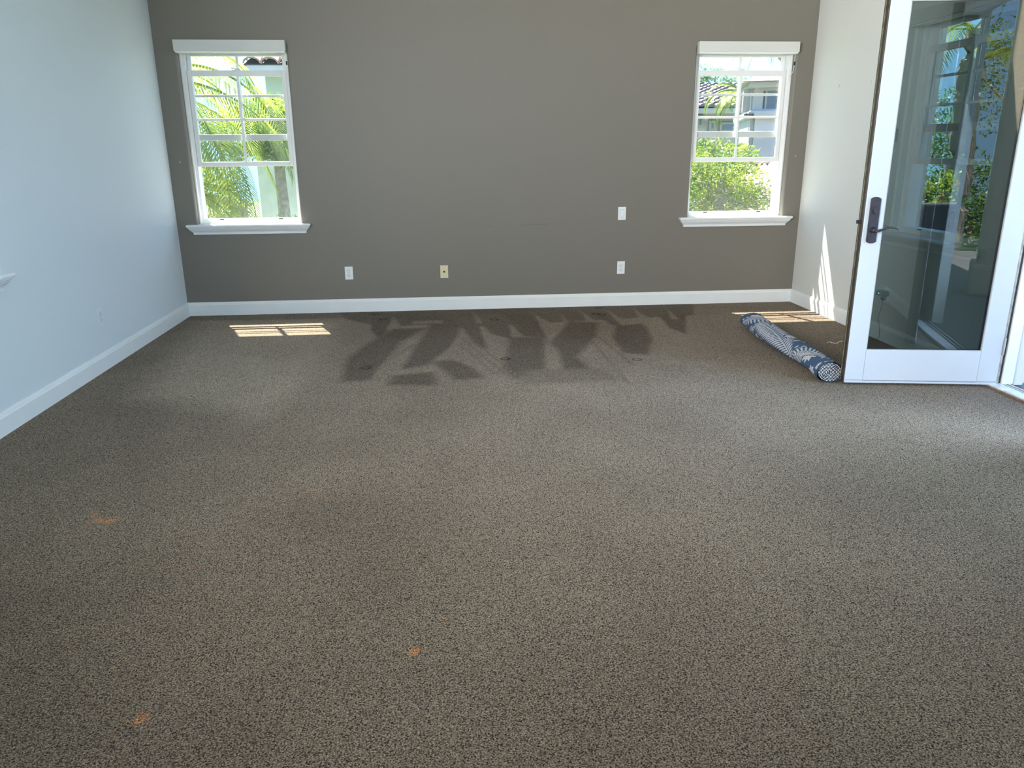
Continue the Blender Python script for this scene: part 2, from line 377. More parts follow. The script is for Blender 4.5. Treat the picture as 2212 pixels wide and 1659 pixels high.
wall('wall_left', 'white_wall', (XL, YF, 0), (0, 1, 0), (-1, 0, 0), YB-YF, HC, [(WLY-HWL-YF, WLY+HWL-YF, WZ0-.006, WZ1, .016), (-1.3-YF, 1.1-YF, 1.1, 2.6, 0)])  # second hole: unseen opening added for the left fill lamp
wall('wall_right', 'right_wall', (XR, YF, 0), (0, 1, 0), (1, 0, 0), YB-YF, HC,
     [(WRY-HWR-YF, WRY+HWR-YF, WZ0-.006, WZ1, .016), (DY0-YF, DY1-YF, 0, DZ, 0)])
wall('wall_front', 'white_wall', (XL, YF, 0), (1, 0, 0), (0, -1, 0), XR-XL, HC, [(0.35, 4.95, 1.0, 2.55, 0)])  # unseen opening added for the rear fill lamp
for nm, x0, x1 in (('ceiling', XL, XR),):
    o = bxo(nm, XL-.02, XR+.02, YF-.02, YB+.02, HC, HC+.15, 'ceiling'); o['kind'] = 'structure'

# carpeted floor: fine grid carrying the pile direction (nap) left by the vacuum cleaner, with some light level painted in
def Fp(*q): return [tuple(flo(x, y)[:2]) for x, y in q]
def zc(*q): return Fp(*[(460+x/2.212, 640+y/2.212) for x, y in q])
nx, ny = 300, 520
gx = np.linspace(XL, XR, nx); gy = np.linspace(YF, YB, ny)
GX, GY = np.meshgrid(gx, gy)
def sdf(poly):
    p = np.array(poly); d = np.full(GX.shape, 1e9); inside = np.zeros(GX.shape, bool)
    for i in range(len(p)):
        a = p[i]; b_ = p[(i+1) % len(p)]; e_ = b_-a
        t_ = np.clip(((GX-a[0])*e_[0]+(GY-a[1])*e_[1])/(e_@e_), 0, 1)
        d = np.minimum(d, np.hypot(GX-a[0]-t_*e_[0], GY-a[1]-t_*e_[1]))
        c = ((a[1] > GY) != (b_[1] > GY)) & (GX < (b_[0]-a[0])*(GY-a[1])/(b_[1]-a[1]+1e-12)+a[0])
        inside ^= c
    return np.where(inside, -d, d)
def mask(poly, soft): return np.clip(0.5-sdf(poly)/(2*soft), 0, 1)
nap_and_light = np.ones(GX.shape)
def blend(poly, val, soft, a=1.0):
    global nap_and_light
    k = mask(poly, soft)*a; nap_and_light = nap_and_light*(1-k)+val*k
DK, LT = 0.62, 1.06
# broad soft worn and brushed areas further forward, some painted for light level
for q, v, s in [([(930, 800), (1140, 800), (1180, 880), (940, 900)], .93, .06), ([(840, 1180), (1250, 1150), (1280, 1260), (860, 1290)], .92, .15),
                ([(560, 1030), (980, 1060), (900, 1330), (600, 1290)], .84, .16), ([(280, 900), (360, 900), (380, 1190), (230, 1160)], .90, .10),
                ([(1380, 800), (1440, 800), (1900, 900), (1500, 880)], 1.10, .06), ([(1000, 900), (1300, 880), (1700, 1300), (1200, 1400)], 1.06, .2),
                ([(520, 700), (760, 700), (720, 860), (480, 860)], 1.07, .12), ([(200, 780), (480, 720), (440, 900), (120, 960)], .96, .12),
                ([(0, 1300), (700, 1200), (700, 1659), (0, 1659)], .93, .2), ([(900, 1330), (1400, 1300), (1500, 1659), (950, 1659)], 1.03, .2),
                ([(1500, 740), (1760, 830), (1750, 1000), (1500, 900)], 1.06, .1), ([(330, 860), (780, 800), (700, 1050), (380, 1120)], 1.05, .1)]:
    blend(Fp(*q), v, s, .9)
blend(Fp((440, 690), (745, 690), (720, 800), (560, 900), (300, 860)), 1.55, .14, .85)  # lighter patch painted in for light missing at the far left
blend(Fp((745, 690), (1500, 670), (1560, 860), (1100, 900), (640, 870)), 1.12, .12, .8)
blend(Fp((-200, 1250), (250, 1200), (420, 1659), (-300, 1800)), .78, .25, .9)  # near-left darkening painted in for light falling off there
# dark band along the back wall, then the separate strokes, then the light wedges cut in it
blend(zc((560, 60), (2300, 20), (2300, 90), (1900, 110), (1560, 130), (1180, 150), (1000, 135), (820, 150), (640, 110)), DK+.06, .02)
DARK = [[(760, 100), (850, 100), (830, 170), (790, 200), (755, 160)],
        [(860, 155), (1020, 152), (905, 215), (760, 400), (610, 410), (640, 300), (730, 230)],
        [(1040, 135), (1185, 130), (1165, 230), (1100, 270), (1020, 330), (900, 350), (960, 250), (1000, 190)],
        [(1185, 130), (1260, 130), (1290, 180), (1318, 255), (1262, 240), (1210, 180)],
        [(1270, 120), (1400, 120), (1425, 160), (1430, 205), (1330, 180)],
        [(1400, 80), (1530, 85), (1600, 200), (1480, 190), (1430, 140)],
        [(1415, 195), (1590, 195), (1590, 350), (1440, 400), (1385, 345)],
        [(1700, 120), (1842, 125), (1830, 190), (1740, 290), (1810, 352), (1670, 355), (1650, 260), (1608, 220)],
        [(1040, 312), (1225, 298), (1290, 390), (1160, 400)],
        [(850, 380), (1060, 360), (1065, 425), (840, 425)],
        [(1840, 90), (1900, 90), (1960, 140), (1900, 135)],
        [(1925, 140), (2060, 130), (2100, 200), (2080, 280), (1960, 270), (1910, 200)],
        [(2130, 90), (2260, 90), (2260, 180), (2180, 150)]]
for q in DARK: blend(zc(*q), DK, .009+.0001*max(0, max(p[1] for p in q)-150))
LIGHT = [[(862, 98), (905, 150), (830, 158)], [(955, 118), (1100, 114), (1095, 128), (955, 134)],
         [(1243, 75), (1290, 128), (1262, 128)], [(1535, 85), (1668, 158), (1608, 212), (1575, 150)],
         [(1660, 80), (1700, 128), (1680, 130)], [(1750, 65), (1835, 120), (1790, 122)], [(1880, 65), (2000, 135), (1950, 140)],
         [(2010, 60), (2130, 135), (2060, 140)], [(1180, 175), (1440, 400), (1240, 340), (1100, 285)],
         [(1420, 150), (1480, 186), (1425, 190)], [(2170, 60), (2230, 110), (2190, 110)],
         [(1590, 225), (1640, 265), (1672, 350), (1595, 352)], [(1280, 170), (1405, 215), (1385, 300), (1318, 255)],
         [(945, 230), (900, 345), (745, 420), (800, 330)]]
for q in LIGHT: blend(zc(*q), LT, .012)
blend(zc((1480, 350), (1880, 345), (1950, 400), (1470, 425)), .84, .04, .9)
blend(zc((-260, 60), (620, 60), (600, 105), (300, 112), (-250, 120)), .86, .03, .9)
# thin vacuum wheel lines
for a, b_ in [((1190, 200), (1430, 400)), ((1225, 200), (1475, 395)), ((1840, 190), (2010, 330)), ((1180, 230), (1350, 370)), ((1800, 200), (1990, 420)), ((960, 230), (800, 330))]:
    (ax, ay), (bx, by) = zc(a, b_)
    L_ = math.hypot(bx-ax, by-ay); px_, py_ = -(by-ay)/L_*.010, (bx-ax)/L_*.010
    blend([(ax-px_, ay-py_), (bx-px_, by-py_), (bx+px_, by+py_), (ax+px_, ay+py_)], .82, .010)
wob = 0.006*np.sin(GX*37)*np.cos(GY*41)
me = bpy.data.meshes.new('floor')
V = np.stack([GX, GY, np.zeros_like(GX)], -1).reshape(-1, 3)
i0 = (np.arange(ny-1)[:, None]*nx+np.arange(nx-1)[None]).ravel()
Fq = np.stack([i0, i0+1, i0+nx+1, i0+nx], 1)
me.vertices.add(len(V)); me.vertices.foreach_set('co', V.ravel())
me.loops.add(Fq.size); me.loops.foreach_set('vertex_index', Fq.ravel().astype(np.int32))
me.polygons.add(len(Fq)); me.polygons.foreach_set('loop_start', (np.arange(len(Fq))*4).astype(np.int32))
me.update(calc_edges=True)
at_ = me.attributes.new('nap_and_light', 'FLOAT', 'POINT'); at_.data.foreach_set('value', (nap_and_light+wob).ravel().astype(np.float32))
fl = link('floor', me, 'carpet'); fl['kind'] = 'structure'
fl['label'] = 'taupe carpet with vacuum stripes, furniture dents and orange spots'

# baseboards
BP = [(0, 0), (-.016, 0), (-.016, .092), (-.0135, .095), (-.0135, .098), (-.0105, .101), (-.0105, .104), (-.006, .112), (-.004, .117), (0, .117)]
def baseboard(name, axis, sgn, plane, a, b_, mit=(0, 0)):
    bm = bmesh.new()
    prof = [(plane+sgn*p, q) for p, q in BP]
    n_ = len(prof); rows = []
    for end, t_ in ((0, a), (1, b_)):
        row = []
        for (p, q) in prof:
            s = t_ + mit[end]*abs(p-plane)
            row.append(bm.verts.new((s, p, q) if axis == 'x' else (p, s, q)))
        rows.append(row)
    for i in range(n_): j = (i+1) % n_; bm.faces.new((rows[0][i], rows[0][j], rows[1][j], rows[1][i]))
    bm.faces.new(rows[0]); bm.faces.new(rows[1][::-1])
    o = obj(name, bm, 'trim'); o['kind'] = 'structure'; return o
baseboard('baseboard_back', 'x', 1, YB, XL, XR, (1, -1))
baseboard('baseboard_left', 'y', -1, XL, YF, YB, (1, -1))
baseboard('baseboard_right', 'y', 1, XR, DY1+.02, YB, (0, -1))
baseboard('baseboard_front', 'y', 1, XR, YF, DY0-.02, (1, 0))

# ------------------------------------------------------------------ double-hung windows with the inner sash raised
def window(name, loc, rz, hw, cord=True):
    r = empty(name, loc, rz, kind='structure')
    H = WZ1-WZ0
    bm = bmesh.new()
    for s in (-1, 1): box(bm, *sorted((s*hw, s*(hw-.034))), .085, .19, 0, H)
    box(bm, -hw+.034, hw-.034, .085, .19, 0, .036); box(bm, -hw+.034, hw-.034, .085, .19, H-.03, H)
    fr = obj('window_frame', bm, 'vinyl', r)
    for s in (-1, 1):   # inner stop beads
        bxo('stop_bead', *sorted((s*hw, s*(hw-.014))), .055, .085, 0, H, 'vinyl', r, .003)
    def sash(nm, y0, y1, z0, z1, st, tr, br, xo):
        S = empty(nm, (0, 0, 0), parent=r)
        for s in (-1, 1): bxo('stile', *sorted((s*xo, s*(xo-st))), y0, y1, z0, z1, 'vinyl', S, .003)
        bxo('rail', -xo+st, xo-st, y0, y1, z1-tr, z1, 'vinyl', S, .003)
        bxo('rail', -xo+st, xo-st, y0, y1, z0, z0+br, 'vinyl', S, .003)
        zm = (z0+br+z1-tr)/2; ym = (y0+y1)/2
        bxo('muntin', -.010, .010, ym-.007, ym+.007, z0+br, z1-tr, 'vinyl', S, .003)
        bxo('muntin', -xo+st, xo-st, ym-.0065, ym+.0065, zm-.009, zm+.009, 'vinyl', S, .003)
        for sx in (-1, 1):
            for (a, b_) in ((z0+br, zm-.009), (zm+.009, z1-tr)):
                bxo('pane', *sorted((sx*.010, sx*(xo-st))), ym-.002, ym+.002, a, b_, 'glass', S)
        return S
    si = sash('inner_sash', .090, .116, 1.265-WZ0, 2.028-WZ0, .034, .045, .038, hw-.036)
    so_ = sash('outer_sash', .130, .156, 1.475-WZ0, WZ1-WZ0-.03, .030, .046, .050, hw-.036)
    # sash lock on the inner sash's top rail
    bm = bmesh.new(); box(bm, -.035, .035, .092, .112, 2.028-WZ0, 2.033-WZ0, .001); box(bm, -.012, .028, .094, .108, 2.033-WZ0, 2.043-WZ0, .003)
    tube(bm, [(-.004, .10, 2.040-WZ0), (-.028, .098, 2.046-WZ0), (-.045, .094, 2.043-WZ0)], [.004, .004, .003], 8)
    obj('sash_lock', bm, 'vinyl', r)
    for s in (-1, 1): bxo('sash_latch', s*.25-.018, s*.25+.018, .078, .09, .030, .040, 'black', r, .001)
    sc_ = bxo('insect_screen', -hw+.034, hw-.034, .170, .171, .036, 1.49-WZ0, 'screen', r)
    # valance board over the head, its thin lower strip
    bxo('header_board', -hw-.002, hw+.002, -.058, 0.0, H-.056, H+.027, 'valance', r, .002)
    bxo('header_strip', -hw+.004, hw-.004, -.050, .02, H-.066, H-.056, 'vinyl', r, .001)
    # stool and crown apron with returned ends
    bm = bmesh.new(); box(bm, -hw-.085, hw+.085, -.062, 0, -.020, 0, .006, 3); box(bm, -hw, hw, 0, .190, -.004, 0)
    obj('sill_stool', bm, 'trim', r)
    prof = [(-.020, .050, .074), (-.030, .048, .073), (-.034, .042, .068), (-.040, .040, .066), (-.052, .030, .054), (-.062, .020, .045),
            (-.066, .019, .044), (-.068, .014, .040), (-.084, .013, .039)]
    bm = bmesh.new(); rows = []
    for (z, d, e_) in prof: rows.append([bm.verts.new(q) for q in ((-hw-e_, 0, z), (-hw-e_, -d, z), (hw+e_, -d, z), (hw+e_, 0, z))])
    for i in range(len(rows)-1):
        for k in range(3): bm.faces.new((rows[i][k], rows[i][k+1], rows[i+1][k+1], rows[i+1][k]))
    bm.faces.new(rows[0]); bm.faces.new(rows[-1][::-1])
    obj('sill_apron', bm, 'trim', r)
    if cord:
        bm = bmesh.new(); tube(bm, [(hw-.01, -.004, H-.06), (hw-.004, .01, H-.15), (hw-.008, .02, H-.21), (hw-.035, .05, H-.25)], .0022, 6)
        obj('cord', bm, 'vinyl', r)
        bxo('cord_lock', hw-.012, hw-.001, -.002, .010, H-.155, H-.125, 'black', r, .002)
    return r
window('window_1', (WL, YB, WZ0), 0, HW)
window('window_2', (WR, YB, WZ0), 0, HW)
window('window_3', (XR, WRY, WZ0), -math.pi/2, HWR, False)
window('window_4', (XL, WLY, WZ0), math.pi/2, HWL, False)
for i, (nm, lb) in enumerate([('window_1', 'white double-hung window with palm fronds behind it'), ('window_2', 'white double-hung window with the tower house behind it'),
                              ('window_3', 'white window seen through the glass door'), ('window_4', 'white window whose sill end shows at the left edge')]):
    bpy.data.objects[nm]['label'] = lb

# ------------------------------------------------------------------ door opening: frame, threshold
tr = empty('door_2', (0, 0, 0), kind='structure'); tr['label'] = 'white frame and threshold of the double door opening'
bm = bmesh.new()
box(bm, XR+.015, XR+.055, DY1-.012, DY1+.0, 0.02, DZ); 
obj('seal_strip', bm, 'seal', tr)
bm = bmesh.new(); tube(bm, [(XR+.060, DY1-.010, .02), (XR+.060, DY1-.010, DZ)], .006, 8); obj('weather_seal', bm, 'dark', tr)
bxo('jamb', XR+.002, XR+.14, DY1, DY1+.03, 0, DZ, 'trim', tr, .002)
bxo('jamb_stop', XR+.070, XR+.14, DY1-.022, DY1, 0.012, DZ, 'trim', tr, .003)
bxo('jamb', XR+.002, XR+.14, DY0-.03, DY0, 0, DZ, 'trim', tr, .002)
bxo('head_jamb', XR+.002, XR+.14, DY0, DY1, DZ-.03, DZ, 'trim', tr, .002)
bxo('threshold_plate', XR-.012, XR+.062, DY0, DY1-.014, 0, .020, 'alum', tr, .003)
bxo('threshold_edge', XR-.024, XR-.012, DY0, DY1-.02, 0, .012, 'brown', tr, .002)
bxo('threshold_track', XR+.062, XR+.15, DY0, DY1, -.01, .008, 'dark', tr)
bxo('track_rib', XR+.085, XR+.090, DY0, DY1, .008, .016, 'alum', tr)
bxo('track_rib', XR+.115, XR+.120, DY0, DY1, .008, .016, 'alum', tr)

# ------------------------------------------------------------------ the open glazed door leaf
P0 = Vector((2.370, 4.244, 0)); P1 = Vector((3.239, 4.100, 0))
def leaf(name, hinge, ang, width, flip, label, cat, detail=True):
    """local x from the free edge (0) to the hinge (width); y = 0 room-side face, +y outside face"""
    r = empty(name, (0, 0, 0), label=label, cat=cat)
    B0, B1 = .016, 2.26; st0, st1 = .107, .114; T = .045
    g0, g1, gz0, gz1 = st0, width-st1, .219, 2.113
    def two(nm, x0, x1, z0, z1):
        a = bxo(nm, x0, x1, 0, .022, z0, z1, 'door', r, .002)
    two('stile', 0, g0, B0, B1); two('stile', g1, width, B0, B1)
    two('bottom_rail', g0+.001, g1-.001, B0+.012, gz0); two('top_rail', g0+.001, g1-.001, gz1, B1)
    bm = bmesh.new()
    box(bm, 0.001, g0, .022, T, B0, B1, .001); box(bm, g1, width-.001, .022, T, B0, B1, .001)
    box(bm, g0, g1, .022, T, B0, gz0); box(bm, g0, g1, .022, T, gz1, B1)
    obj('outside_cladding', bm, 'bronze', r)
    bxo('pane', g0-.004, g1+.004, .010, .016, gz0-.004, gz1+.004, 'door_glass', r)
    bm = bmesh.new()
    box(bm, g0, g0+.004, .003, .010, gz0, gz1); box(bm, g1-.004, g1, .003, .010, gz0, gz1)
    box(bm, g0, g1, .003, .010, gz0, gz0+.004); box(bm, g0, g1, .003, .010, gz1-.004, gz1)
    obj('glazing_bead', bm, 'groove', r)
    bxo('bottom_sweep', 0.002, width-.002, -.008, .0, B0, B0+.012, 'door', r, .002)
    bxo('sweep_groove', 0.004, width-.004, -.003, .0, B0+.014, B0+.018, 'groove', r)
    bxo('edge_weatherstrip', -.007, 0, .002, T+.022, B0, B1, 'bronze', r, .002)
    bxo('edge_strip', -.0095, -.004, .040, .050, B0, B1, 'olive', r, .001)
    if detail:
        bxo('latch_bolt', -.030, -.002, .016, .034, .958, .978, 'black', r, .001)
        # back plate with rounded ends
        bm = bmesh.new(); x0, x1, z0, z1 = .024, .078, .850, 1.108; xm = (x0+x1)/2
        pts = []
        for k in range(13): a = math.pi*k/12; pts.append((xm+(x1-x0)/2*math.cos(a), z1-.014+.014*math.sin(a)))
        for k in range(13): a = math.pi+math.pi*k/12; pts.append((xm+(x1-x0)/2*math.cos(a), z0+.014+.014*math.sin(a)))
        bk = [bm.verts.new((x, 0, z)) for x, z in pts]; ft = [bm.verts.new((x, -.010, z)) for x, z in pts]
        fi = [bm.verts.new((xm+(x-xm)*.88, -.014, (z0+z1)/2+(z-(z0+z1)/2)*.975)) for x, z in pts]
        n_ = len(pts)
        for k in range(n_):
            j = (k+1) % n_; bm.faces.new((bk[k], bk[j], ft[j], ft[k])); bm.faces.new((ft[k], ft[j], fi[j], fi[k]))
        bm.faces.new(fi); bm.faces.new(bk[::-1])
        hp = obj('handle_plate', bm, 'handle', r)
        bm = bmesh.new(); disc(bm, xm+.002, 1.037, -.022, -.013, .018, .025, 28); disc(bm, xm+.002, 1.037, -.027, -.022, .014, .020, 28)
        obj('thumb_turn', bm, 'handle', hp)
        bm = bmesh.new(); zl = .926
        tube(bm, [(xm, -.010, zl), (xm, -.022, zl), (xm, -.040, zl), (xm, -.050, zl)], [.018, .0135, .0125, .014], 16)
        tube(bm, [(xm-.004, -.048, zl-.002), (xm+.018, -.052, zl-.002), (xm+.040, -.054, zl+.006), (xm+.065, -.054, zl+.016), (xm+.090, -.053, zl+.018),
                  (xm+.112, -.051, zl+.013), (xm+.128, -.050, zl+.004)], [.010, .011, .009, .0075, .007, .006, .004], 10, .7)
        obj('lever', bm, 'handle', hp, True)
    for z in (.25, 1.15, 2.0):
        bm = bmesh.new(); tube(bm, [(width+.006, -.004, z-.05), (width+.006, -.004, z+.05)], .0065, 10)
        obj('hinge', bm, 'screw', r)
    if flip:
        for ch in r.children:
            pass
        r.scale = (1, -1, 1)
    r.location = hinge; r.rotation_euler = (0, 0, ang)
    return r
axis = (P1-P0); W1 = axis.length
d1 = leaf('door_1', (P0.x, P0.y, 0), math.atan2(axis.y, axis.x), W1, False,
          'white glazed door leaf standing open into the room, dark bronze handle', None)
del d1['label']; d1['kind'] = 'structure'; d1['label'] = 'white glazed door leaf standing open into the room, bronze lever handle'
# second leaf of the pair, out of frame beside the camera, seen only as a reflection in the glass
h2 = Vector((XR+.03, DY0+.005, 0)); a2 = math.radians(104)
f2 = h2 + Vector((math.cos(a2), math.sin(a2), 0))*W1
d2 = leaf('door_3', (f2.x, f2.y, 0), math.atan2((h2-f2).y, (h2-f2).x), W1, True, 'second white glazed door leaf reflected in the open door', None, False)
d2['kind'] = 'structure'

# ------------------------------------------------------------------ wall plates
def plate_base(name, loc, rz, label, cat, group, m='plate', w_=.070, h_=.114):
    r = empty(name, loc, rz, label, cat, group)
    bxo('cover_plate', -w_/2, w_/2, -.006, 0, -h_/2, h_/2, m, r, .0022, 3)
    return r
def outlet(loc, rz, label, pm='plate'):
    r = plate_base('wall_outlet', loc, rz, label, 'outlet', 'duplex outlets low on the walls', pm)
    for s in (-1, 1):
        bm = bmesh.new(); pts = []
        for k in range(24):
            a = 2*math.pi*k/24; pts.append((max(-.0168, min(.0168, .0175*math.cos(a)*1.05)), s*.0195+max(-.0125, min(.0125, .0175*math.sin(a)))))
        A = [bm.verts.new((x, -.0055, z)) for x, z in pts]; B_ = [bm.verts.new((x, -.0085, z)) for x, z in pts]
        for k in range(24): bm.faces.new((A[k], A[(k+1) % 24], B_[(k+1) % 24], B_[k]))
        bm.faces.new(B_); rc = obj('receptacle', bm, pm, r)
        bm = bmesh.new(); cz = s*.0195
        box(bm, -.0085, -.0060, -.0089, -.0080, cz-.002, cz+.0065); box(bm, .0058, .0082, -.0089, -.0080, cz-.001, cz+.0060)
        disc(bm, 0, cz-.0078, -.0089, -.0080, .0028, .0026, 10)
        obj('slots', bm, 'dark', rc)
        # narrow shadow gap round the receptacle
        bm = bmesh.new(); A = [bm.verts.new((x*1.09, -.0061, cz+(z-cz)*1.11)) for x, z in pts]; B_ = [bm.verts.new((x*1.09, -.0064, cz+(z-cz)*1.11)) for x, z in pts]
        for k in range(24): bm.faces.new((A[k], A[(k+1) % 24], B_[(k+1) % 24], B_[k]))
        bm.faces.new(B_); obj('gap', bm, 'groove', rc)
    bm = bmesh.new(); disc(bm, 0, 0, -.0068, -.006, .003, .003, 12); obj('screw', bm, 'screw', r)
    return r
outlet((-.874, YB, .349), 0, 'white duplex outlet on the grey wall right of the palm window')
outlet((1.573, YB, .349), 0, 'white duplex outlet directly below the rocker switch')
outlet((XL, 5.155, .345), math.pi/2, 'white duplex outlet on the white left wall', 'painted_plate')
outlet((XR, 5.300, .340), -math.pi/2, 'white outlet behind the door glass with a charger in it')
def rocker(loc, rz, label):
    r = plate_base('light_switch', loc, rz, label, 'switch', None)
    bxo('rocker_frame', -.0172, .0172, -.0075, -.005, -.034, .034, 'groove', r, .001)
    bm = bmesh.new(); prof = [(-.005, -.031), (-.0115, -.031), (-.0080, .0), (-.0075, .031), (-.005, .031)]
    prism(bm, prof, -.0150, .0150, 'x'); obj('rocker', bm, 'plate', r)
    for s in (-1, 1):
        bm = bmesh.new(); disc(bm, 0, s*.0485, -.0068, -.006, .0028, .0028, 12); obj('screw', bm, 'screw', r)
    return r
rocker((1.566, YB, .832), 0, 'white rocker light switch on the grey wall above an outlet')
rocker((XR, 5.487, 1.116), -math.pi/2, 'white rocker switch on the right wall seen through the door glass')
r = plate_base('jack_plate', (-.033, YB, .344), 0, 'almond wall plate with a small dark red jack between two outlets', 'wall plate', None, 'almond')
bxo('jack_collar', -.0085, .0085, -.0075, -.0055, -.0080, .0090, 'red', r, .001)
bxo('jack', -.0065, .0065, -.0085, -.0070, -.0060, .0070, 'dark', r)
for s in (-1, 1):
    bm = bmesh.new(); disc(bm, 0, s*.0420, -.0068, -.006, .0026, .0026, 12); obj('screw', bm, 'almond', r)
r = empty('thermostat', (XR, 5.463, 1.457), -math.pi/2, 'small grey wall control above the switch behind the door glass', 'thermostat')
bxo('housing', -.035, .035, -.022, 0, -.045, .045, 'grey_plastic', r, .005, 3)
bxo('display', -.024, .024, -.0235, -.021, .0, .030, 'dark', r, .001)

# charger with a green light plugged in behind the glass
r = empty('plug_charger', (XR-.0095, 5.302, .352), -math.pi/2, 'grey plug-in charger with a green light behind the door glass', 'charger')
bxo('body', -.030, .045, -.060, 0, -.012, .022, 'grey_plastic', r, .005, 3)
bm = bmesh.new(); disc(bm, .010, .004, -.0635, -.0595, .0040, .0040, 12); obj('led', bm, 'led', r)
bxo('cable_plug', -.012, .012, -.030, 0, -.050, -.012, 'grey_plastic', r, .004)
bm = bmesh.new(); tube(bm, [(0, -.015, -.050), (.004, -.020, -.10), (-.004, -.030, -.17), (.02, -.030, -.24), (.05, -.035, -.31), (.06, -.06, -.345)], .0013, 6)
obj('cable', bm, 'dark', r, True)

# hooks, nails and a loose thread
def hook(loc, rz, label, white=True):
    r = empty('wall_hook', loc, rz, label, 'hook', None); r.scale = (.75, .75, .75)
    bxo('back_plate', -.005, .005, -.002, 0, -.012, .012, 'vinyl' if white else 'screw', r, .0008)
    bm = bmesh.new(); tube(bm, [(0, -.002, .008), (0, -.010, .002), (0, -.013, -.010), (0, -.009, -.018), (0, -.004, -.016)], .0018, 8)
    obj('hook_wire', bm, 'screw', r, True); return r
hook((XR, 6.364, 1.858), -math.pi/2, 'small hook on the right wall nearer the corner', False)
hook((XR, 5.868, 1.852), -math.pi/2, 'small white hook on the right wall beside the door edge')
def nail(loc, label):
    r = empty('nail', loc, 0, label, 'nail')
    bm = bmesh.new(); disc(bm, 0, 0, -.012, 0, .0016, .0016, 8); obj('shank', bm, 'screw', r)
    bm = bmesh.new(); disc(bm, 0, 0, -.0135, -.012, .005, .005, 12); obj('head', bm, 'screw', r)
nail((3.115, YB, 1.311), 'small nail in the grey wall right of the tower window')
nail((-2.199, YB, 1.306), 'small nail in the grey wall left of the palm window')
a = flo(1787.8, 741, .004); b_ = flo(1822, 738, .004)
bm = bmesh.new(); pts = [a+(b_-a)*t_ + Vector((.0, .025*math.sin(t_*9), .003*math.sin(t_*13))) for t_ in [k/14 for k in range(15)]]
tube(bm, [tuple(q) for q in pts], .0022, 5)
tag(obj('loose_thread', bm, 'thread'), 'pale loose thread lying on the carpet behind the rolled rug', 'thread')

# ------------------------------------------------------------------ rolled rug
def rug_mat():
    m, n, b = new_mat('blue_leaf_rug_weave'); L = n.links.new
    b.inputs['Roughness'].default_value = 0.9
    a = n.nodes.new('ShaderNodeAttribute'); a.attribute_name = 'pattern'
    t = n.nodes.new('ShaderNodeTexCoord'); nz = n.nodes.new('ShaderNodeTexNoise'); nz.inputs['Scale'].default_value = 160
    L(t.outputs['Object'], nz.inputs[0])
    mx = n.nodes.new('ShaderNodeMix'); mx.data_type = 'RGBA'; L(a.outputs['Fac'], mx.inputs[0])
    mx.inputs[6].default_value = (0.045, 0.095, 0.18, 1); mx.inputs[7].default_value = (0.56, 0.56, 0.60, 1)
    mr = n.nodes.new('ShaderNodeMapRange'); L(nz.outputs[0], mr.inputs[0]); mr.inputs[1].default_value = .3; mr.inputs[2].default_value = .7
    mr.inputs[3].default_value = .75; mr.inputs[4].default_value = 1.2
    vm = n.nodes.new('ShaderNodeVectorMath'); vm.operation = 'SCALE'; L(mx.outputs[2], vm.inputs[0]); L(mr.outputs[0], vm.inputs[3])
    L(vm.outputs[0], b.inputs['Base Color'])
    wv = n.nodes.new('ShaderNodeTexWave'); wv.bands_direction = 'Y'; wv.inputs['Scale'].default_value = 60; L(t.outputs['Object'], wv.inputs[0])
    bp = n.nodes.new('ShaderNodeBump'); bp.inputs['Strength'].default_value = .5; bp.inputs['Distance'].default_value = .003
    L(wv.outputs[0], bp.inputs['Height']); L(bp.outputs[0], b.inputs['Normal'])
    return m
def coil_mat():
    m, n, b = new_mat('rug_edge_weave'); L = n.links.new; b.inputs['Roughness'].default_value = 0.95
    t = n.nodes.new('ShaderNodeTexCoord'); v = n.nodes.new('ShaderNodeTexChecker'); v.inputs['Scale'].default_value = 95
    v.inputs[1].default_value = (0.55, 0.55, 0.53, 1); v.inputs[2].default_value = (0.05, 0.06, 0.09, 1)
    L(t.outputs['Object'], v.inputs[0]); L(v.outputs[0], b.inputs['Base Color']); return m
MT['rug'] = rug_mat(); MT['coil'] = coil_mat()
LEN = 1.53; RO = .076; PITCH = .0098; THK = .0066
rug = empty('rolled_rug', (2.302, 4.288, 0), -.068, 'blue and pale leaf-patterned rug rolled up on the carpet by the door', 'rug')
def cross(th, rad):
    """th from the outer end inwards; slightly flattened roll resting on the floor"""
    k = rad/RO
    x = rad*1.12*math.cos(th); z = rad*.90*math.sin(th)
    return x, z + RO*.90
# outer turn, fine grid with the woven pattern
NS, NT = 460, 170
s_ = np.linspace(0, LEN, NS); th = np.linspace(-.6, 2*math.pi-.6, NT)     # th measured from the +x side
radth = RO - PITCH*(th+.6)/(2*math.pi)*-1 - PITCH
Sg, Tg = np.meshgrid(s_, th); Rg = (RO - PITCH + PITCH*(Tg+.6)/(2*math.pi))
wv = .0016*np.sin(Sg*11+Tg*2)+.0012*np.sin(Sg*23-Tg*3)
Rg2 = Rg+wv; Xg = Rg2*(1.12+.26*(Sg/LEN)**1.2)*np.cos(Tg)+.012*np.sin(Sg*5); Zg = (Rg2*np.sin(Tg)+RO)*(.90-.07*Sg/LEN)+.001; Yg = Sg + .004*np.sin(Tg*2)
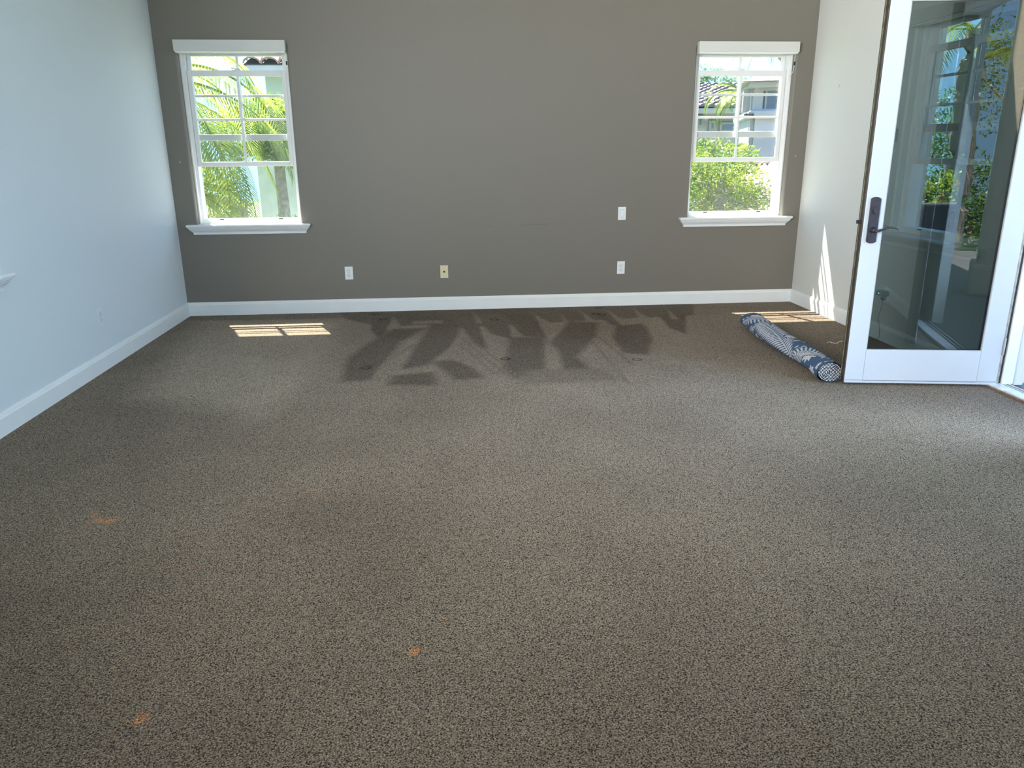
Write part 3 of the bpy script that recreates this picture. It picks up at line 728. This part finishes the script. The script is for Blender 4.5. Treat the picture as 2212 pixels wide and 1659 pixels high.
# pattern space: s along the roll, v around it in metres (v rises from the floor side towards the far side)
Vg = (math.pi-Tg)*RO           # 0 at the side facing the room, + over the top
pat = np.zeros_like(Sg)
def seg_leaf(p, q, w_, val=1.0):
    """a blade from p to q with half width w_"""
    global pat
    p = np.array(p); q = np.array(q); d = q-p; L_ = np.hypot(*d)+1e-9; u = d/L_
    a = (Sg-p[0])*u[0]+(Vg-p[1])*u[1]; b_ = -(Sg-p[0])*u[1]+(Vg-p[1])*u[0]
    t_ = np.clip(a/L_, 0, 1); wid = 1.15*w_*np.sin(np.pi*(t_*.86+.10))
    pat = np.where((a > 0) & (a < L_) & (np.abs(b_) < wid), val, pat)
def stem(pts, w_, val=1.0):
    global pat
    for p, q in zip(pts[:-1], pts[1:]):
        p = np.array(p); q = np.array(q); d = q-p; t_ = np.clip(((Sg-p[0])*d[0]+(Vg-p[1])*d[1])/(d@d), 0, 1)
        pat = np.where(np.hypot(Sg-p[0]-t_*d[0], Vg-p[1]-t_*d[1]) < w_, val, pat)
def frond_pat(base, ang, length, bend, n_, ll, w_=.0055):
    frond_draw(base, ang, length, bend, n_, ll, w_*1.0+.011, 0.0, .009)      # a dark margin round the motif
    frond_draw(base, ang, length, bend, n_, ll, w_, 1.0, .0035)
def frond_draw(base, ang, length, bend, n_, ll, w_, val, sw):
    x, y = base; pts = [(x, y)]; a = ang
    for k in range(n_):
        a += bend/n_; x += math.cos(a)*length/n_; y += math.sin(a)*length/n_; pts.append((x, y))
        f = math.sin(math.pi*(.12+.83*k/n_)); l_ = ll*f
        for sd in (-1, 1):
            b_ = a+sd*.85; seg_leaf((x, y), (x+math.cos(b_)*l_, y+math.sin(b_)*l_), w_, val)
    stem(pts, sw, val)
rr = random.Random(5)
for k in range(150):
    cs, cv, a, l_ = rr.uniform(0.03, LEN-.03), rr.uniform(-.24, .24), rr.uniform(0, 6.28), rr.uniform(.03, .06)
    seg_leaf((cs, cv), (cs+math.cos(a)*l_, cv+math.sin(a)*l_), .008)
for vo in (-.24, 0.0, .24):
    for (cs, cv, n_, l_) in [(.24, .07, 9, .075), (1.40, .12, 8, .06), (1.08, -.06, 9, .055), (.10, -.03, 7, .05), (.70, -.10, 8, .05)]:
        for val, w_, g in ((0.0, .024, 1.2), (1.0, .013, 1.0)):
            for k in range(n_):
                a = 2*math.pi*k/n_+.2; seg_leaf((cs, cv+vo), (cs+math.cos(a)*l_*g, cv+vo+math.sin(a)*l_*g), w_, val)
    frond_pat((1.48, -.02+vo), 2.75, .40, -.6, 13, .10, .0062)
    frond_pat((.12, .12+vo), .1, .32, -.9, 11, .09, .0062)
    frond_pat((.42, -.03+vo), .42, .78, -.55, 26, .15, .0066)
pat = np.where((Sg < .028) | (Sg > LEN-.03), 0.0, pat)
Vv = np.stack([Xg, Yg, Zg], -1).reshape(-1, 3)
i0 = (np.arange(NT-1)[:, None]*NS+np.arange(NS-1)[None]).ravel(); Fq = np.stack([i0, i0+1, i0+NS+1, i0+NS], 1)
me = bpy.data.meshes.new('outer_layer')
me.vertices.add(len(Vv)); me.vertices.foreach_set('co', Vv.ravel())
me.loops.add(Fq.size); me.loops.foreach_set('vertex_index', Fq.ravel().astype(np.int32))
me.polygons.add(len(Fq)); me.polygons.foreach_set('loop_start', (np.arange(len(Fq))*4).astype(np.int32)); me.update(calc_edges=True)
aa = me.attributes.new('pattern', 'FLOAT', 'POINT'); aa.data.foreach_set('value', pat.ravel().astype(np.float32))
link('outer_layer', me, 'rug', rug, True)
# the coil of inner layers that shows at the ends
bm = bmesh.new(); turns = 7.0; n_ = 260; rows = []
for k in range(n_+1):
    t_ = k/n_*turns*2*math.pi; rad = RO-PITCH*.92-PITCH*t_/(2*math.pi)
    if rad < .006: break
    row = []
    for y in (0.003, LEN-.003):
        for rd in (rad, rad-THK*.85):
            x, z = cross(-t_-.6, rd); f_ = y/LEN; row.append(bm.verts.new((x*(1.12+.26*f_)/1.12+.012*math.sin(y*5), y + .0015*math.sin(t_*5), z*(.90-.07*f_)/.90+.001)))
    rows.append(row)
for i in range(len(rows)-1):
    a, b_ = rows[i], rows[i+1]
    for (p, q) in ((0, 1), (1, 3), (3, 2), (2, 0)): bm.faces.new((a[p], a[q], b_[q], b_[p]))
obj('coiled_layers', bm, 'coil', rug)

# ------------------------------------------------------------------ outside: our own house
bxo('trim_1', XL-.9, XR+.3, YB+TH+.0, YB+TH+.28, 2.92, 3.08, 'stucco_white')['kind'] = 'structure'
bxo('trim_2', XL-TH-.62, XL-TH, YF-.3, YB+TH+.28, 2.70, 2.86, 'stucco_white')['kind'] = 'structure'  # unseen eave placed to keep sun off the left window
bxo('trim_3', XR+TH, XR+TH+.55, YF-.3, YB+TH+.28, 2.62, 2.80, 'stucco_white')['kind'] = 'structure'
b = bxo('balcony_floor', XR+TH-.04, 6.6, -3.0, 8.6, -.22, -.02, 'concrete'); b['kind'] = 'structure'
b = bxo('garden_ground', -45, 60, -40, 80, -3.25, -3.2, 'lawn'); b['kind'] = 'structure'
b = bxo('balcony_parapet', 6.45, 6.6, -3.0, 8.6, -.02, .55, 'stucco_beige'); b['kind'] = 'structure'
r = empty('stucco_column', (4.35, .55, -.02), .25, 'beige stucco column reflected in the door glass', 'column')
bxo('shaft', -.20, .20, -.20, .20, 0, 3.3, 'stucco_beige', r, .03, 3); bxo('base', -.25, .25, -.25, .25, 0, .3, 'stucco_beige', r, .02)
# sliding screen door frame outside the opening
r = empty('screen_door', (XR+.20, 4.30, 0), 0, 'pale frame of the screen door just outside the door opening', 'screen door')
bxo('stile', .0, .05, -.15, -.10, .0, 2.28, 'trim', r, .003); bxo('stile', .0, .05, .62, .67, .0, 2.28, 'trim', r, .003)
bxo('rail', .0, .05, -.10, .62, .0, .10, 'trim', r, .003); bxo('rail', .0, .05, -.10, .62, 2.2, 2.28, 'trim', r, .003)
bxo('mesh_panel', .024, .026, -.10, .62, .10, 2.2, 'bronze', r)
# dark wicker bench with cushions behind the right window
r = empty('wicker_sofa', (4.75, 7.0, -.02), 0, 'dark wicker sofa on the balcony seen through the door glass', 'sofa')
bxo('backrest', -.95, .95, -.42, -.30, .10, .92, 'wicker', r, .03, 3); bxo('seat_base', -.95, .95, -.30, .45, .08, .36, 'wicker', r, .02)
for s in (-1, 1):
    bxo('armrest', *sorted((s*.95, s*.83)), -.30, .45, .36, .62, 'wicker', r, .03, 3)
    bxo('seat_cushion', *sorted((s*.01, s*.82)), -.28, .44, .36, .50, 'cushion', r, .04, 3)
    for y in (-.36, .38): bxo('leg', s*.88-.03, s*.88+.03, y-.03, y+.03, 0, .10, 'wicker', r)

# ------------------------------------------------------------------ plants
def leaf_cloud(name, blobs, n_, size, m, parent, aspect=.45):
    """many small folded leaves on the surfaces of ellipsoid clumps"""
    bl = np.array(blobs, float); vol = bl[:, 3]*bl[:, 4]*bl[:, 5]; pr = vol**.7/np.sum(vol**.7)
    k = rng.choice(len(bl), n_, p=pr); d = rng.normal(size=(n_, 3)); d /= np.linalg.norm(d, axis=1)[:, None]
    rad = rng.uniform(.55, 1.08, n_)[:, None]; c = bl[k, :3]+d*bl[k, 3:6]*rad
    a = rng.normal(size=(n_, 3)); a[:, 2] *= .6; a += d*.7; a /= np.linalg.norm(a, axis=1)[:, None]
    b_ = np.cross(a, rng.normal(size=(n_, 3))); b_ /= np.linalg.norm(b_, axis=1)[:, None]
    sz = size*rng.uniform(.6, 1.35, n_)[:, None]
    p0 = c; p1 = c+a*sz*.5+b_*sz*aspect*.5; p2 = c+a*sz; p3 = c+a*sz*.5-b_*sz*aspect*.5
    V = np.stack([p0, p1, p2, p3], 1).reshape(-1, 3).astype(np.float32)
    me = bpy.data.meshes.new(name); me.vertices.add(len(V)); me.vertices.foreach_set('co', V.ravel())
    me.loops.add(n_*4); me.loops.foreach_set('vertex_index', np.arange(n_*4, dtype=np.int32))
    me.polygons.add(n_); me.polygons.foreach_set('loop_start', (np.arange(n_)*4).astype(np.int32)); me.update(calc_edges=True)
    o = link(name, me, m, parent); o['kind'] = 'stuff'; return o
def frond(parent, az, el, length, droop, lw=.030, ll=.55, n_=46, leaf_droop=.5, twist=0):
    bm = bmesh.new(); bm2 = bmesh.new()
    p = Vector((0, 0, 0)); pts = [p.copy()]; e_ = el
    for k in range(n_):
        t_ = k/n_; e_ -= droop/n_*(.5+t_)
        d = Vector((math.cos(az)*math.cos(e_), math.sin(az)*math.cos(e_), math.sin(e_)))
        side = Vector((-math.sin(az), math.cos(az), 0)); p = p+d*length/n_; pts.append(p.copy())
        if t_ < .12: continue
        l_ = ll*math.sin(math.pi*(.18+.74*t_))
        for s in (-1, 1):
            dd = (side*s*1.0+d*.75+Vector((0, 0, -.12))).normalized(); a = p.copy(); wv_ = d*lw*.5
            b_ = a+dd*l_*.5; c = b_+(dd+Vector((rng.uniform(-.1, .1), rng.uniform(-.1, .1), -leaf_droop*rng.uniform(.7, 1.3)))).normalized()*l_*.5
            vs_ = [bm.verts.new(q) for q in (a-wv_*.6, a+wv_*.6, b_+wv_, b_-wv_)]; bm.faces.new(vs_)
            bm.faces.new((vs_[3], vs_[2], bm.verts.new(c)))
    tube(bm, pts[::3], [.022-.018*i/(len(pts[::3])) for i in range(len(pts[::3]))], 5)
    me = bpy.data.meshes.new('frond'); bm.to_mesh(me); bm.free(); bm2.free()
    return link('frond', me, 'palm', parent)
def palm(loc, height, fronds, label, trunk_r=.16, name='palm_tree', **kw):
    r = empty(name, loc, 0, label, 'palm')
    if height > .2:
        bm = bmesh.new(); n_ = 24
        tube(bm, [(.03*math.sin(k*.5), 0, -height+height*k/n_) for k in range(n_+1)], [trunk_r*(1.15 if k % 2 else 1.0)*(1.25-.3*k/n_) for k in range(n_+1)], 12)
        obj('trunk', bm, 'bark', r)
    for f in fronds: frond(r, *f, **kw)
    return r
D = math.radians
# big feather palm left of the first window, crown just outside the view
c = at(322, 150, 9.6)
palm((c.x-.25, c.y, c.z-.1), c.z+3.2, [(D(-20), .35, 2.5, 1.9), (D(0), .1, 2.3, 1.6), (D(-45), .1, 2.6, 1.7), (D(12), -.2, 2.1, 1.2), (D(-12), -.35, 2.2, 1.2), (D(-32), -.2, 2.4, 1.4),
      (D(60), .4, 2.4, 2.0), (D(150), .4, 2.6, 2.0), (D(200), .2, 2.6, 1.9), (D(100), .6, 2.6, 2.0), (D(15), -.65, 2.0, .9), (D(-30), -.8, 1.9, .7), (D(-5), .75, 1.9, 2.3)],
     'tall feather palm whose fronds fill the left window', lw=.021, ll=.66, leaf_droop=.7, n_=60)
c = at(392, 408, 9.0)
palm((c.x-.1, c.y-.2, c.z-.05), c.z+3.1, [(D(a), e_, 1.0, 1.3) for a, e_ in ((-25, .2), (0, -.1), (-10, -.4), (20, .1), (-60, .1), (45, .4), (-40, -.4), (180, .4), (120, .4), (240, .3))],
     'low yellow-green palm at the bottom left of the left window', trunk_r=.10, lw=.020, ll=.42, leaf_droop=.15)
# palms of the right window
c = at(1672, 118, 17.5)
palm((c.x+.3, c.y, c.z+.2), c.z+3.1, [(D(180), .5, 1.5, 1.9), (D(200), .2, 1.4, 1.7), (D(160), .8, 1.4, 1.6), (D(230), .4, 1.4, 2.0), (D(120), .5, 1.4, 1.7), (D(20), .5, 1.4, 1.8), (D(-40), .4, 1.4, 1.8), (D(70), .7, 1.4, 1.8)],
     'pale palm rising behind the tower roof', lw=.013, ll=.28)
c = at(1598, 200, 15.0)
palm((c.x+.05, c.y, c.z), c.z+3.1, [(D(183), .35, 1.05, 2.3), (D(205), .1, 1.0, 2.0), (D(172), .8, .95, 2.6), (D(195), -.3, .8, 1.4), (D(150), .4, .9, 2.0), (D(230), .3, .8, 2.0), (D(100), .6, .8, 1.9)],
     'slender palm with drooping fronds left of the tower', trunk_r=.05, lw=.011, ll=.22, leaf_droop=.35)

def tree(name, loc, label, blobs, n_, size, m, cat='tree', trunk=True, aspect=.45):
    r = empty(name, loc, 0, label, cat)
    leaf_cloud('foliage', blobs, n_, size, m, r, aspect)
    if trunk:
        bm = bmesh.new(); zb = min(b_[2] for b_ in blobs); g = -3.2-loc[2]
        tube(bm, [(0, 0, g), (.05, 0, g*.5), (0, .03, 0)], [.14, .11, .07], 8)
        for b_ in blobs[:6]: tube(bm, [(0, 0, min(0, b_[2]-.3)), (b_[0]*.5, b_[1]*.5, b_[2]*.5), (b_[0], b_[1], b_[2])], [.05, .035, .015], 6)
        obj('branches', bm, 'bark', r)
    return r
# rounded shrub at the bottom left of the right window
c = at(1555, 405, 9.6)
bl = [(0, 0, -.1, .42, .4, .36), (-.30, .05, .08, .30, .3, .26), (.32, 0, .05, .28, .28, .24), (.05, 0, .26, .26, .26, .20), (-.42, 0, -.3, .35, .3, .35), (.30, -.1, -.35, .30, .3, .28), (.50, 0, -.12, .18, .2, .15), (0, 0, -.7, .6, .4, .35), (-.35, .1, .33, .2, .2, .16)]
tree('leafy_shrub', tuple(c), 'bright leafy shrub at the bottom of the right window', bl, 9000, .055, 'bush', 'shrub', aspect=.28)
c = at(1540, 322, 10.6)
tree('leafy_shrub', tuple(c), 'yellow-green treetop just behind the rounded shrub', [(0, 0, -.1, .45, .4, .22), (.4, .1, -.15, .3, .3, .2), (-.4, 0, -.2, .4, .3, .25), (0, 0, -.7, .6, .5, .5)], 5000, .07, 'bush', 'shrub', aspect=.4)
# masses of garden trees behind the palms of the left window
c = at(520, 430, 12.0)
tree('garden_tree', tuple(c), 'dark green tree behind the low palm of the left window', [(-1.1, 0, .2, .8, .6, .7), (-.5, .3, .0, .5, .6, .6), (-1.5, 0, -.9, 1.0, .8, .8), (-.6, .2, -1.0, .6, .6, .7)], 9000, .09, 'bush')
c = at(590, 245, 13.0)
tree('garden_tree', tuple(c), 'sunlit yellow-green treetop at the right of the left window', [(0, 0, -.1, .55, .5, .35), (.5, .1, .0, .45, .4, .3), (-.5, .1, -.3, .5, .5, .4), (.3, 0, -.5, .7, .5, .3)], 8000, .08, 'bush')
c = at(610, 475, 10.5)
tree('clipped_hedge', tuple(c), 'small clipped hedge at the bottom right of the left window', [(0, 0, -.12, .32, .3, .16), (.3, 0, -.14, .3, .3, .16), (0, 0, -.6, .5, .4, .45)], 4000, .06, 'tree', 'hedge', False, .25)
# trees beside the balcony, seen through the door glass and reflected in it
for i, (x, y, z, s, lb, mm) in enumerate([(13.4, 19.8, 1.0, 1.7, 'dense green tree beyond the balcony, farthest behind the right wall window', 'tree'),
        (12.8, 14.2, .4, 1.4, 'broad dark tree beyond the balcony at the near side of the right wall window', 'tree'),
        (8.7, 12.6, .1, .85, 'green bush with red flowers just beyond the balcony parapet', 'bush'),
        (9.3, -13.0, 1.6, 2.2, 'large tree reflected at the top right of the door glass', 'bush'),
        (6.6, -7.6, -.6, 1.3, 'dark leafy tree reflected at the right edge of the door glass', 'tree')]):
    bl = [(rng.uniform(-1, 1)*s, rng.uniform(-1, 1)*s, rng.uniform(-1, 1)*s, s*.6, s*.6, s*.55) for k in range(9)]
    t_ = tree('balcony_tree', (x, y, z), lb, bl, 15000, .095, mm)
    if i in (0, 2):
        bm = bmesh.new()
        for k in range(60):
            b_ = bl[k % 9]; d = Vector(rng.normal(size=3)); d.normalize(); d.x = -abs(d.x)
            p = Vector(b_[:3])+Vector((d.x*b_[3], d.y*b_[4], d.z*b_[5]))*1.1
            for j in range(5):
                a = 2*math.pi*j/5; u = Vector((0, math.cos(a), math.sin(a)))*.055; v_ = Vector((-.02, math.cos(a+.7), math.sin(a+.7)))*.05
                u.x = -.02; bm.faces.new([bm.verts.new(p), bm.verts.new(p+v_*.8), bm.verts.new(p+u*1.3)])
        o = obj('flowers', bm, 'flower', t_); o['kind'] = 'stuff'
palm((10.5, 15.6, 3.6), 6.8, [(D(a), e_, 2.6, 2.0) for a, e_ in ((0, .5), (45, .3), (90, .6), (135, .2), (180, .5), (215, .2), (260, .5), (310, .3))],
     'grey-trunked palm standing close beyond the balcony', trunk_r=.15, lw=.04, ll=.6)
palm((5.3, -4.6, 2.6), 5.8, [(D(a), e_, 2.4, 2.0) for a, e_ in ((20, .5), (70, .3), (120, .6), (170, .2), (220, .5), (270, .2), (320, .5))],
     'bright palm reflected in the door glass beside the column', trunk_r=.14, lw=.04, ll=.6)
c = at(1545, 168, 60)
tree('distant_tree', tuple(c), 'hazy tree line above the far tiled roof', [(-1.8, 0, .2, 1.6, 1, .9), (0, 0, -.2, 1.4, 1, .8), (2.5, 0, -.6, 2.2, 1, .7), (-4, 0, .2, 1.8, 1, .8), (0, 0, -3, 6, 2, 3)], 12000, .22, 'pale_tree')

# ------------------------------------------------------------------ neighbouring houses
def barrel(name, length, r0, m, seg=7, thick=.60):
    bm = bmesh.new(); rows = []
    for (y, r_) in ((0, r0*1.08), (length, r0*.94)):
        rows.append([bm.verts.new((r_*math.cos(math.pi*k/seg), y, r_*.75*math.sin(math.pi*k/seg))) for k in range(seg+1)])
    inn = [bm.verts.new((r0*(.9 if thick > .3 else .5)*math.cos(math.pi*k/seg), 0, r0*thick*math.sin(math.pi*k/seg))) for k in range(seg+1)]
    for k in range(seg):
        bm.faces.new((rows[0][k], rows[0][k+1], rows[1][k+1], rows[1][k])); bm.faces.new((rows[0][k+1], rows[0][k], inn[k], inn[k+1]))
    me = bpy.data.meshes.new(name); bm.to_mesh(me); bm.free()
    me.materials.append(MT[m]); return me
def tiled_slope(parent, O, U, V, nu, nv, tw, tl, mesh, under_m='under_tile', jit=.012, lift=.07):
    """roof plane from eave corner O: U along the eave, V up the slope; one object per tile"""
    U = Vector(U).normalized(); V = Vector(V).normalized(); N = U.cross(V).normalized()
    rf = pyobj('roof', [O, O+U*nu*tw, O+U*nu*tw+V*nv*tl, O+V*nv*tl, O-N*.04, O+U*nu*tw-N*.04, O+U*nu*tw+V*nv*tl-N*.04, O+V*nv*tl-N*.04],
               [(0, 1, 2, 3), (7, 6, 5, 4), (0, 4, 5, 1), (1, 5, 6, 2), (2, 6, 7, 3), (3, 7, 4, 0)], under_m, parent)
    tiny = 0
    for j in range(nv):
        for i in range(nu):
            p = O+U*(i+.5)*tw+V*(j*tl-.03)+N*(.012+jit*random.random())
            o = bpy.data.objects.new('tile', mesh); C.objects.link(o); o.parent = rf
            R = Matrix((U, V, N)).transposed().to_4x4()
            o.matrix_world = Matrix.Translation(p) @ R @ Matrix.Rotation(lift, 4, 'X') @ Matrix.Rotation(random.uniform(-.03, .03), 4, 'Z')
    return rf
# A: low tiled roof at the bottom right of the right window
A = empty('tiled_annex', (0, 0, 0), 0, 'low annex with a clay barrel tile roof right of the shrub', 'building')
e0 = at(1600, 470, 9.9); ridge = at(1612, 363, 11.6)
sl_v = Vector((0, ridge.y-e0.y, ridge.z-e0.z)); n_rows = 7; tl = sl_v.length/n_rows
tm = barrel('tile', tl*1.12, .088, 'tile')
O = Vector((e0.x-.25, e0.y, e0.z))
tiled_slope(A, O, (1, 0, 0), sl_v, 12, n_rows, .175, tl, tm)
rm = barrel('ridge_tile', .40, .10, 'tile', 9)
for k in range(7):
    o = bpy.data.objects.new('ridge_tile', rm); C.objects.link(o); o.parent = A
    o.matrix_world = Matrix.Translation(Vector((ridge.x-.28+k*.36, ridge.y+.02, ridge.z+.035-.0*k))) @ Matrix.Rotation(-math.pi/2+.02, 4, 'Z') @ Matrix.Rotation(.04, 4, 'X')
bxo('wall', O.x+.1, O.x+2.3, e0.y+.3, ridge.y-.05, -3.2, e0.z+.02, 'stucco_grey', A)
# B: tower house, turned slightly so that only a sliver of its left face shows
def z2(x, y): return (1450+x/3.6875, 70+y/3.6875)
YT = 12.6; RT = -.27
c0 = at(*z2(645, 1000), YT)
T = empty('tower_house', (c0.x, c0.y, 0), RT, 'pale stucco tower house with a pyramid roof in the right window', 'building')
Tm = Matrix.Translation((c0.x, c0.y, 0)) @ Matrix.Rotation(RT, 4, 'Z'); Ti = Tm.inverted()
def tl_(x, y, dy=0.0):
    o = Ti @ Vector((0, 0, CAMZ)); d = Ti.to_3x3() @ ray(*z2(x, y)); k = (dy-o.y)/d.y; return o+d*k
ledge = tl_(760, 650).z; eave = tl_(760, 440).z; apex = tl_(775, 305, .9).z
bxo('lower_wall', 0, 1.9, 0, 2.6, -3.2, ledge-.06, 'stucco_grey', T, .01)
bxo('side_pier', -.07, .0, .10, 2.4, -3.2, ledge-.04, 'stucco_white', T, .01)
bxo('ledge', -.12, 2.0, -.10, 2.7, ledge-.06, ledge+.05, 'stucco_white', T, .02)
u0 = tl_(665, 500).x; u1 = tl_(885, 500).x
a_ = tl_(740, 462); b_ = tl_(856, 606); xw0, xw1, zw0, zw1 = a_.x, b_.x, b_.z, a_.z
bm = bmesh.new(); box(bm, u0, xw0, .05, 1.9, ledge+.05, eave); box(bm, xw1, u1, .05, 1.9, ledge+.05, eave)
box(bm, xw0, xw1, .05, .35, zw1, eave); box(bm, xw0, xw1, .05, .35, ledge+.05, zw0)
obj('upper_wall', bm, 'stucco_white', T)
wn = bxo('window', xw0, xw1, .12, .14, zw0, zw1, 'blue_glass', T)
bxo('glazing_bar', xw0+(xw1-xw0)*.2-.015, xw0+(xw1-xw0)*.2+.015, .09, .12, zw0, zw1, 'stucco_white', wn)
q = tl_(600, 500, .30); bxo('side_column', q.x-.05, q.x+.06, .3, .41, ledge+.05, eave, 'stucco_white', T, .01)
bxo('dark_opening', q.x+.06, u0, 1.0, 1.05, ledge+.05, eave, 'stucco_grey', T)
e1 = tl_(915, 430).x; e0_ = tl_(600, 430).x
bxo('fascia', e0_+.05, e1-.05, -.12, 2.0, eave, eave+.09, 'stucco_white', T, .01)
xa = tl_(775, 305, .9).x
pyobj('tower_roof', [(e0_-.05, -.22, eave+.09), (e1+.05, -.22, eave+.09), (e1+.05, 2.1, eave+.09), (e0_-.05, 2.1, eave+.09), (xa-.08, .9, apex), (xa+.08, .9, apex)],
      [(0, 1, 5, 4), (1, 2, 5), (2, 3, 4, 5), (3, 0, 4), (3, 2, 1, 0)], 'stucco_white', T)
q = tl_(615, 655, -.1); bxo('vent', q.x-.07, q.x+.08, -.125, -.10, q.z-.015, q.z+.015, 'dark', T)
# C: far tiled house left in the right window
H = empty('far_tiled_house', (0, 0, 0), 0, 'far house with grey-pink tiled roof and white-trimmed windows', 'building')
YH = 19.0
ea = at(*z2(190, 598), YH); rg = at(*z2(190, 415), YH+3.6)
sv = Vector((0, rg.y-ea.y, rg.z-ea.z)); nr = 13; tl = sv.length/nr
tmf = barrel('tile', tl*1.1, .10, 'tile_far', 6, .05)
tiled_slope(H, Vector((ea.x-.5, ea.y, ea.z)), (1, 0, 0), sv, 22, nr, .20, tl, tmf, lift=-.12)
hx0 = ea.x-.6; hx1 = ea.x+3.9
bxo('wall', hx0, hx1, YH+.55, YH+4.0, -3.2, ea.z-.02, 'stucco_grey', H)
bxo('gutter', hx0, hx1+.3, YH-.05, YH+.05, ea.z-.14, ea.z-.02, 'stucco_white', H, .01)
for (a, b_, zt, zb) in ((205, 255, 655, 760), (300, 350, 700, 790), (385, 520, 715, 800)):
    p = at(*z2(a, zt), YH+.5); q = at(*z2(b_, zb), YH+.5)
    f = bxo('window', p.x, q.x, YH+.46, YH+.55, q.z, p.z, 'stucco_white', H, .01)
    bxo('pane', p.x+.07, q.x-.07, YH+.44, YH+.46, q.z+.07, p.z-.07, 'blue_glass', f)
# D: neighbour house seen in the left window: tiled eave, white fascia, pale wall, white garden wall
def z1(x, y): return (360+x/3.6875, 70+y/3.6875)
G = empty('eave_house', (0, 0, 0), 0, 'pale house with a clay tile eave at the right of the left window', 'building')
YG = 16.0
p = at(*z1(655, 262), YG); zt = at(*z1(800, 185), YG+.9)
sv = Vector((0, .9, zt.z-p.z)); tl = sv.length/3; tmg = barrel('tile', tl*1.15, .16, 'tile', 8)
tiled_slope(G, Vector((p.x-.1, YG, p.z+.02)), (1, 0, 0), sv, 14, 3, .33, tl, tmg)
bxo('fascia', p.x-.05, p.x+4.6, YG-.02, YG+.10, p.z-.16, p.z+.0, 'stucco_white', G, .01)
bxo('wall', p.x+.15, p.x+4.6, YG+.6, YG+4, -3.2, p.z-.1, 'pale_green', G)
bxo('chimney', p.x+2.9, p.x+3.5, YG+1.2, YG+1.8, p.z, p.z+1.4, 'stucco_white', G)
g0 = at(*z1(700, 880), 14.0); gw = empty('garden_wall', (g0.x, g0.y, -3.2), 0, 'white sunlit garden wall at the bottom right of the left window', 'wall')
bxo('wall', 0, 3.6, 0, .2, 0, g0.z+3.2, 'garden_white', gw, .01); bxo('coping', -.04, 3.6, -.05, .25, g0.z+3.2, g0.z+3.28, 'stucco_white', gw, .01)
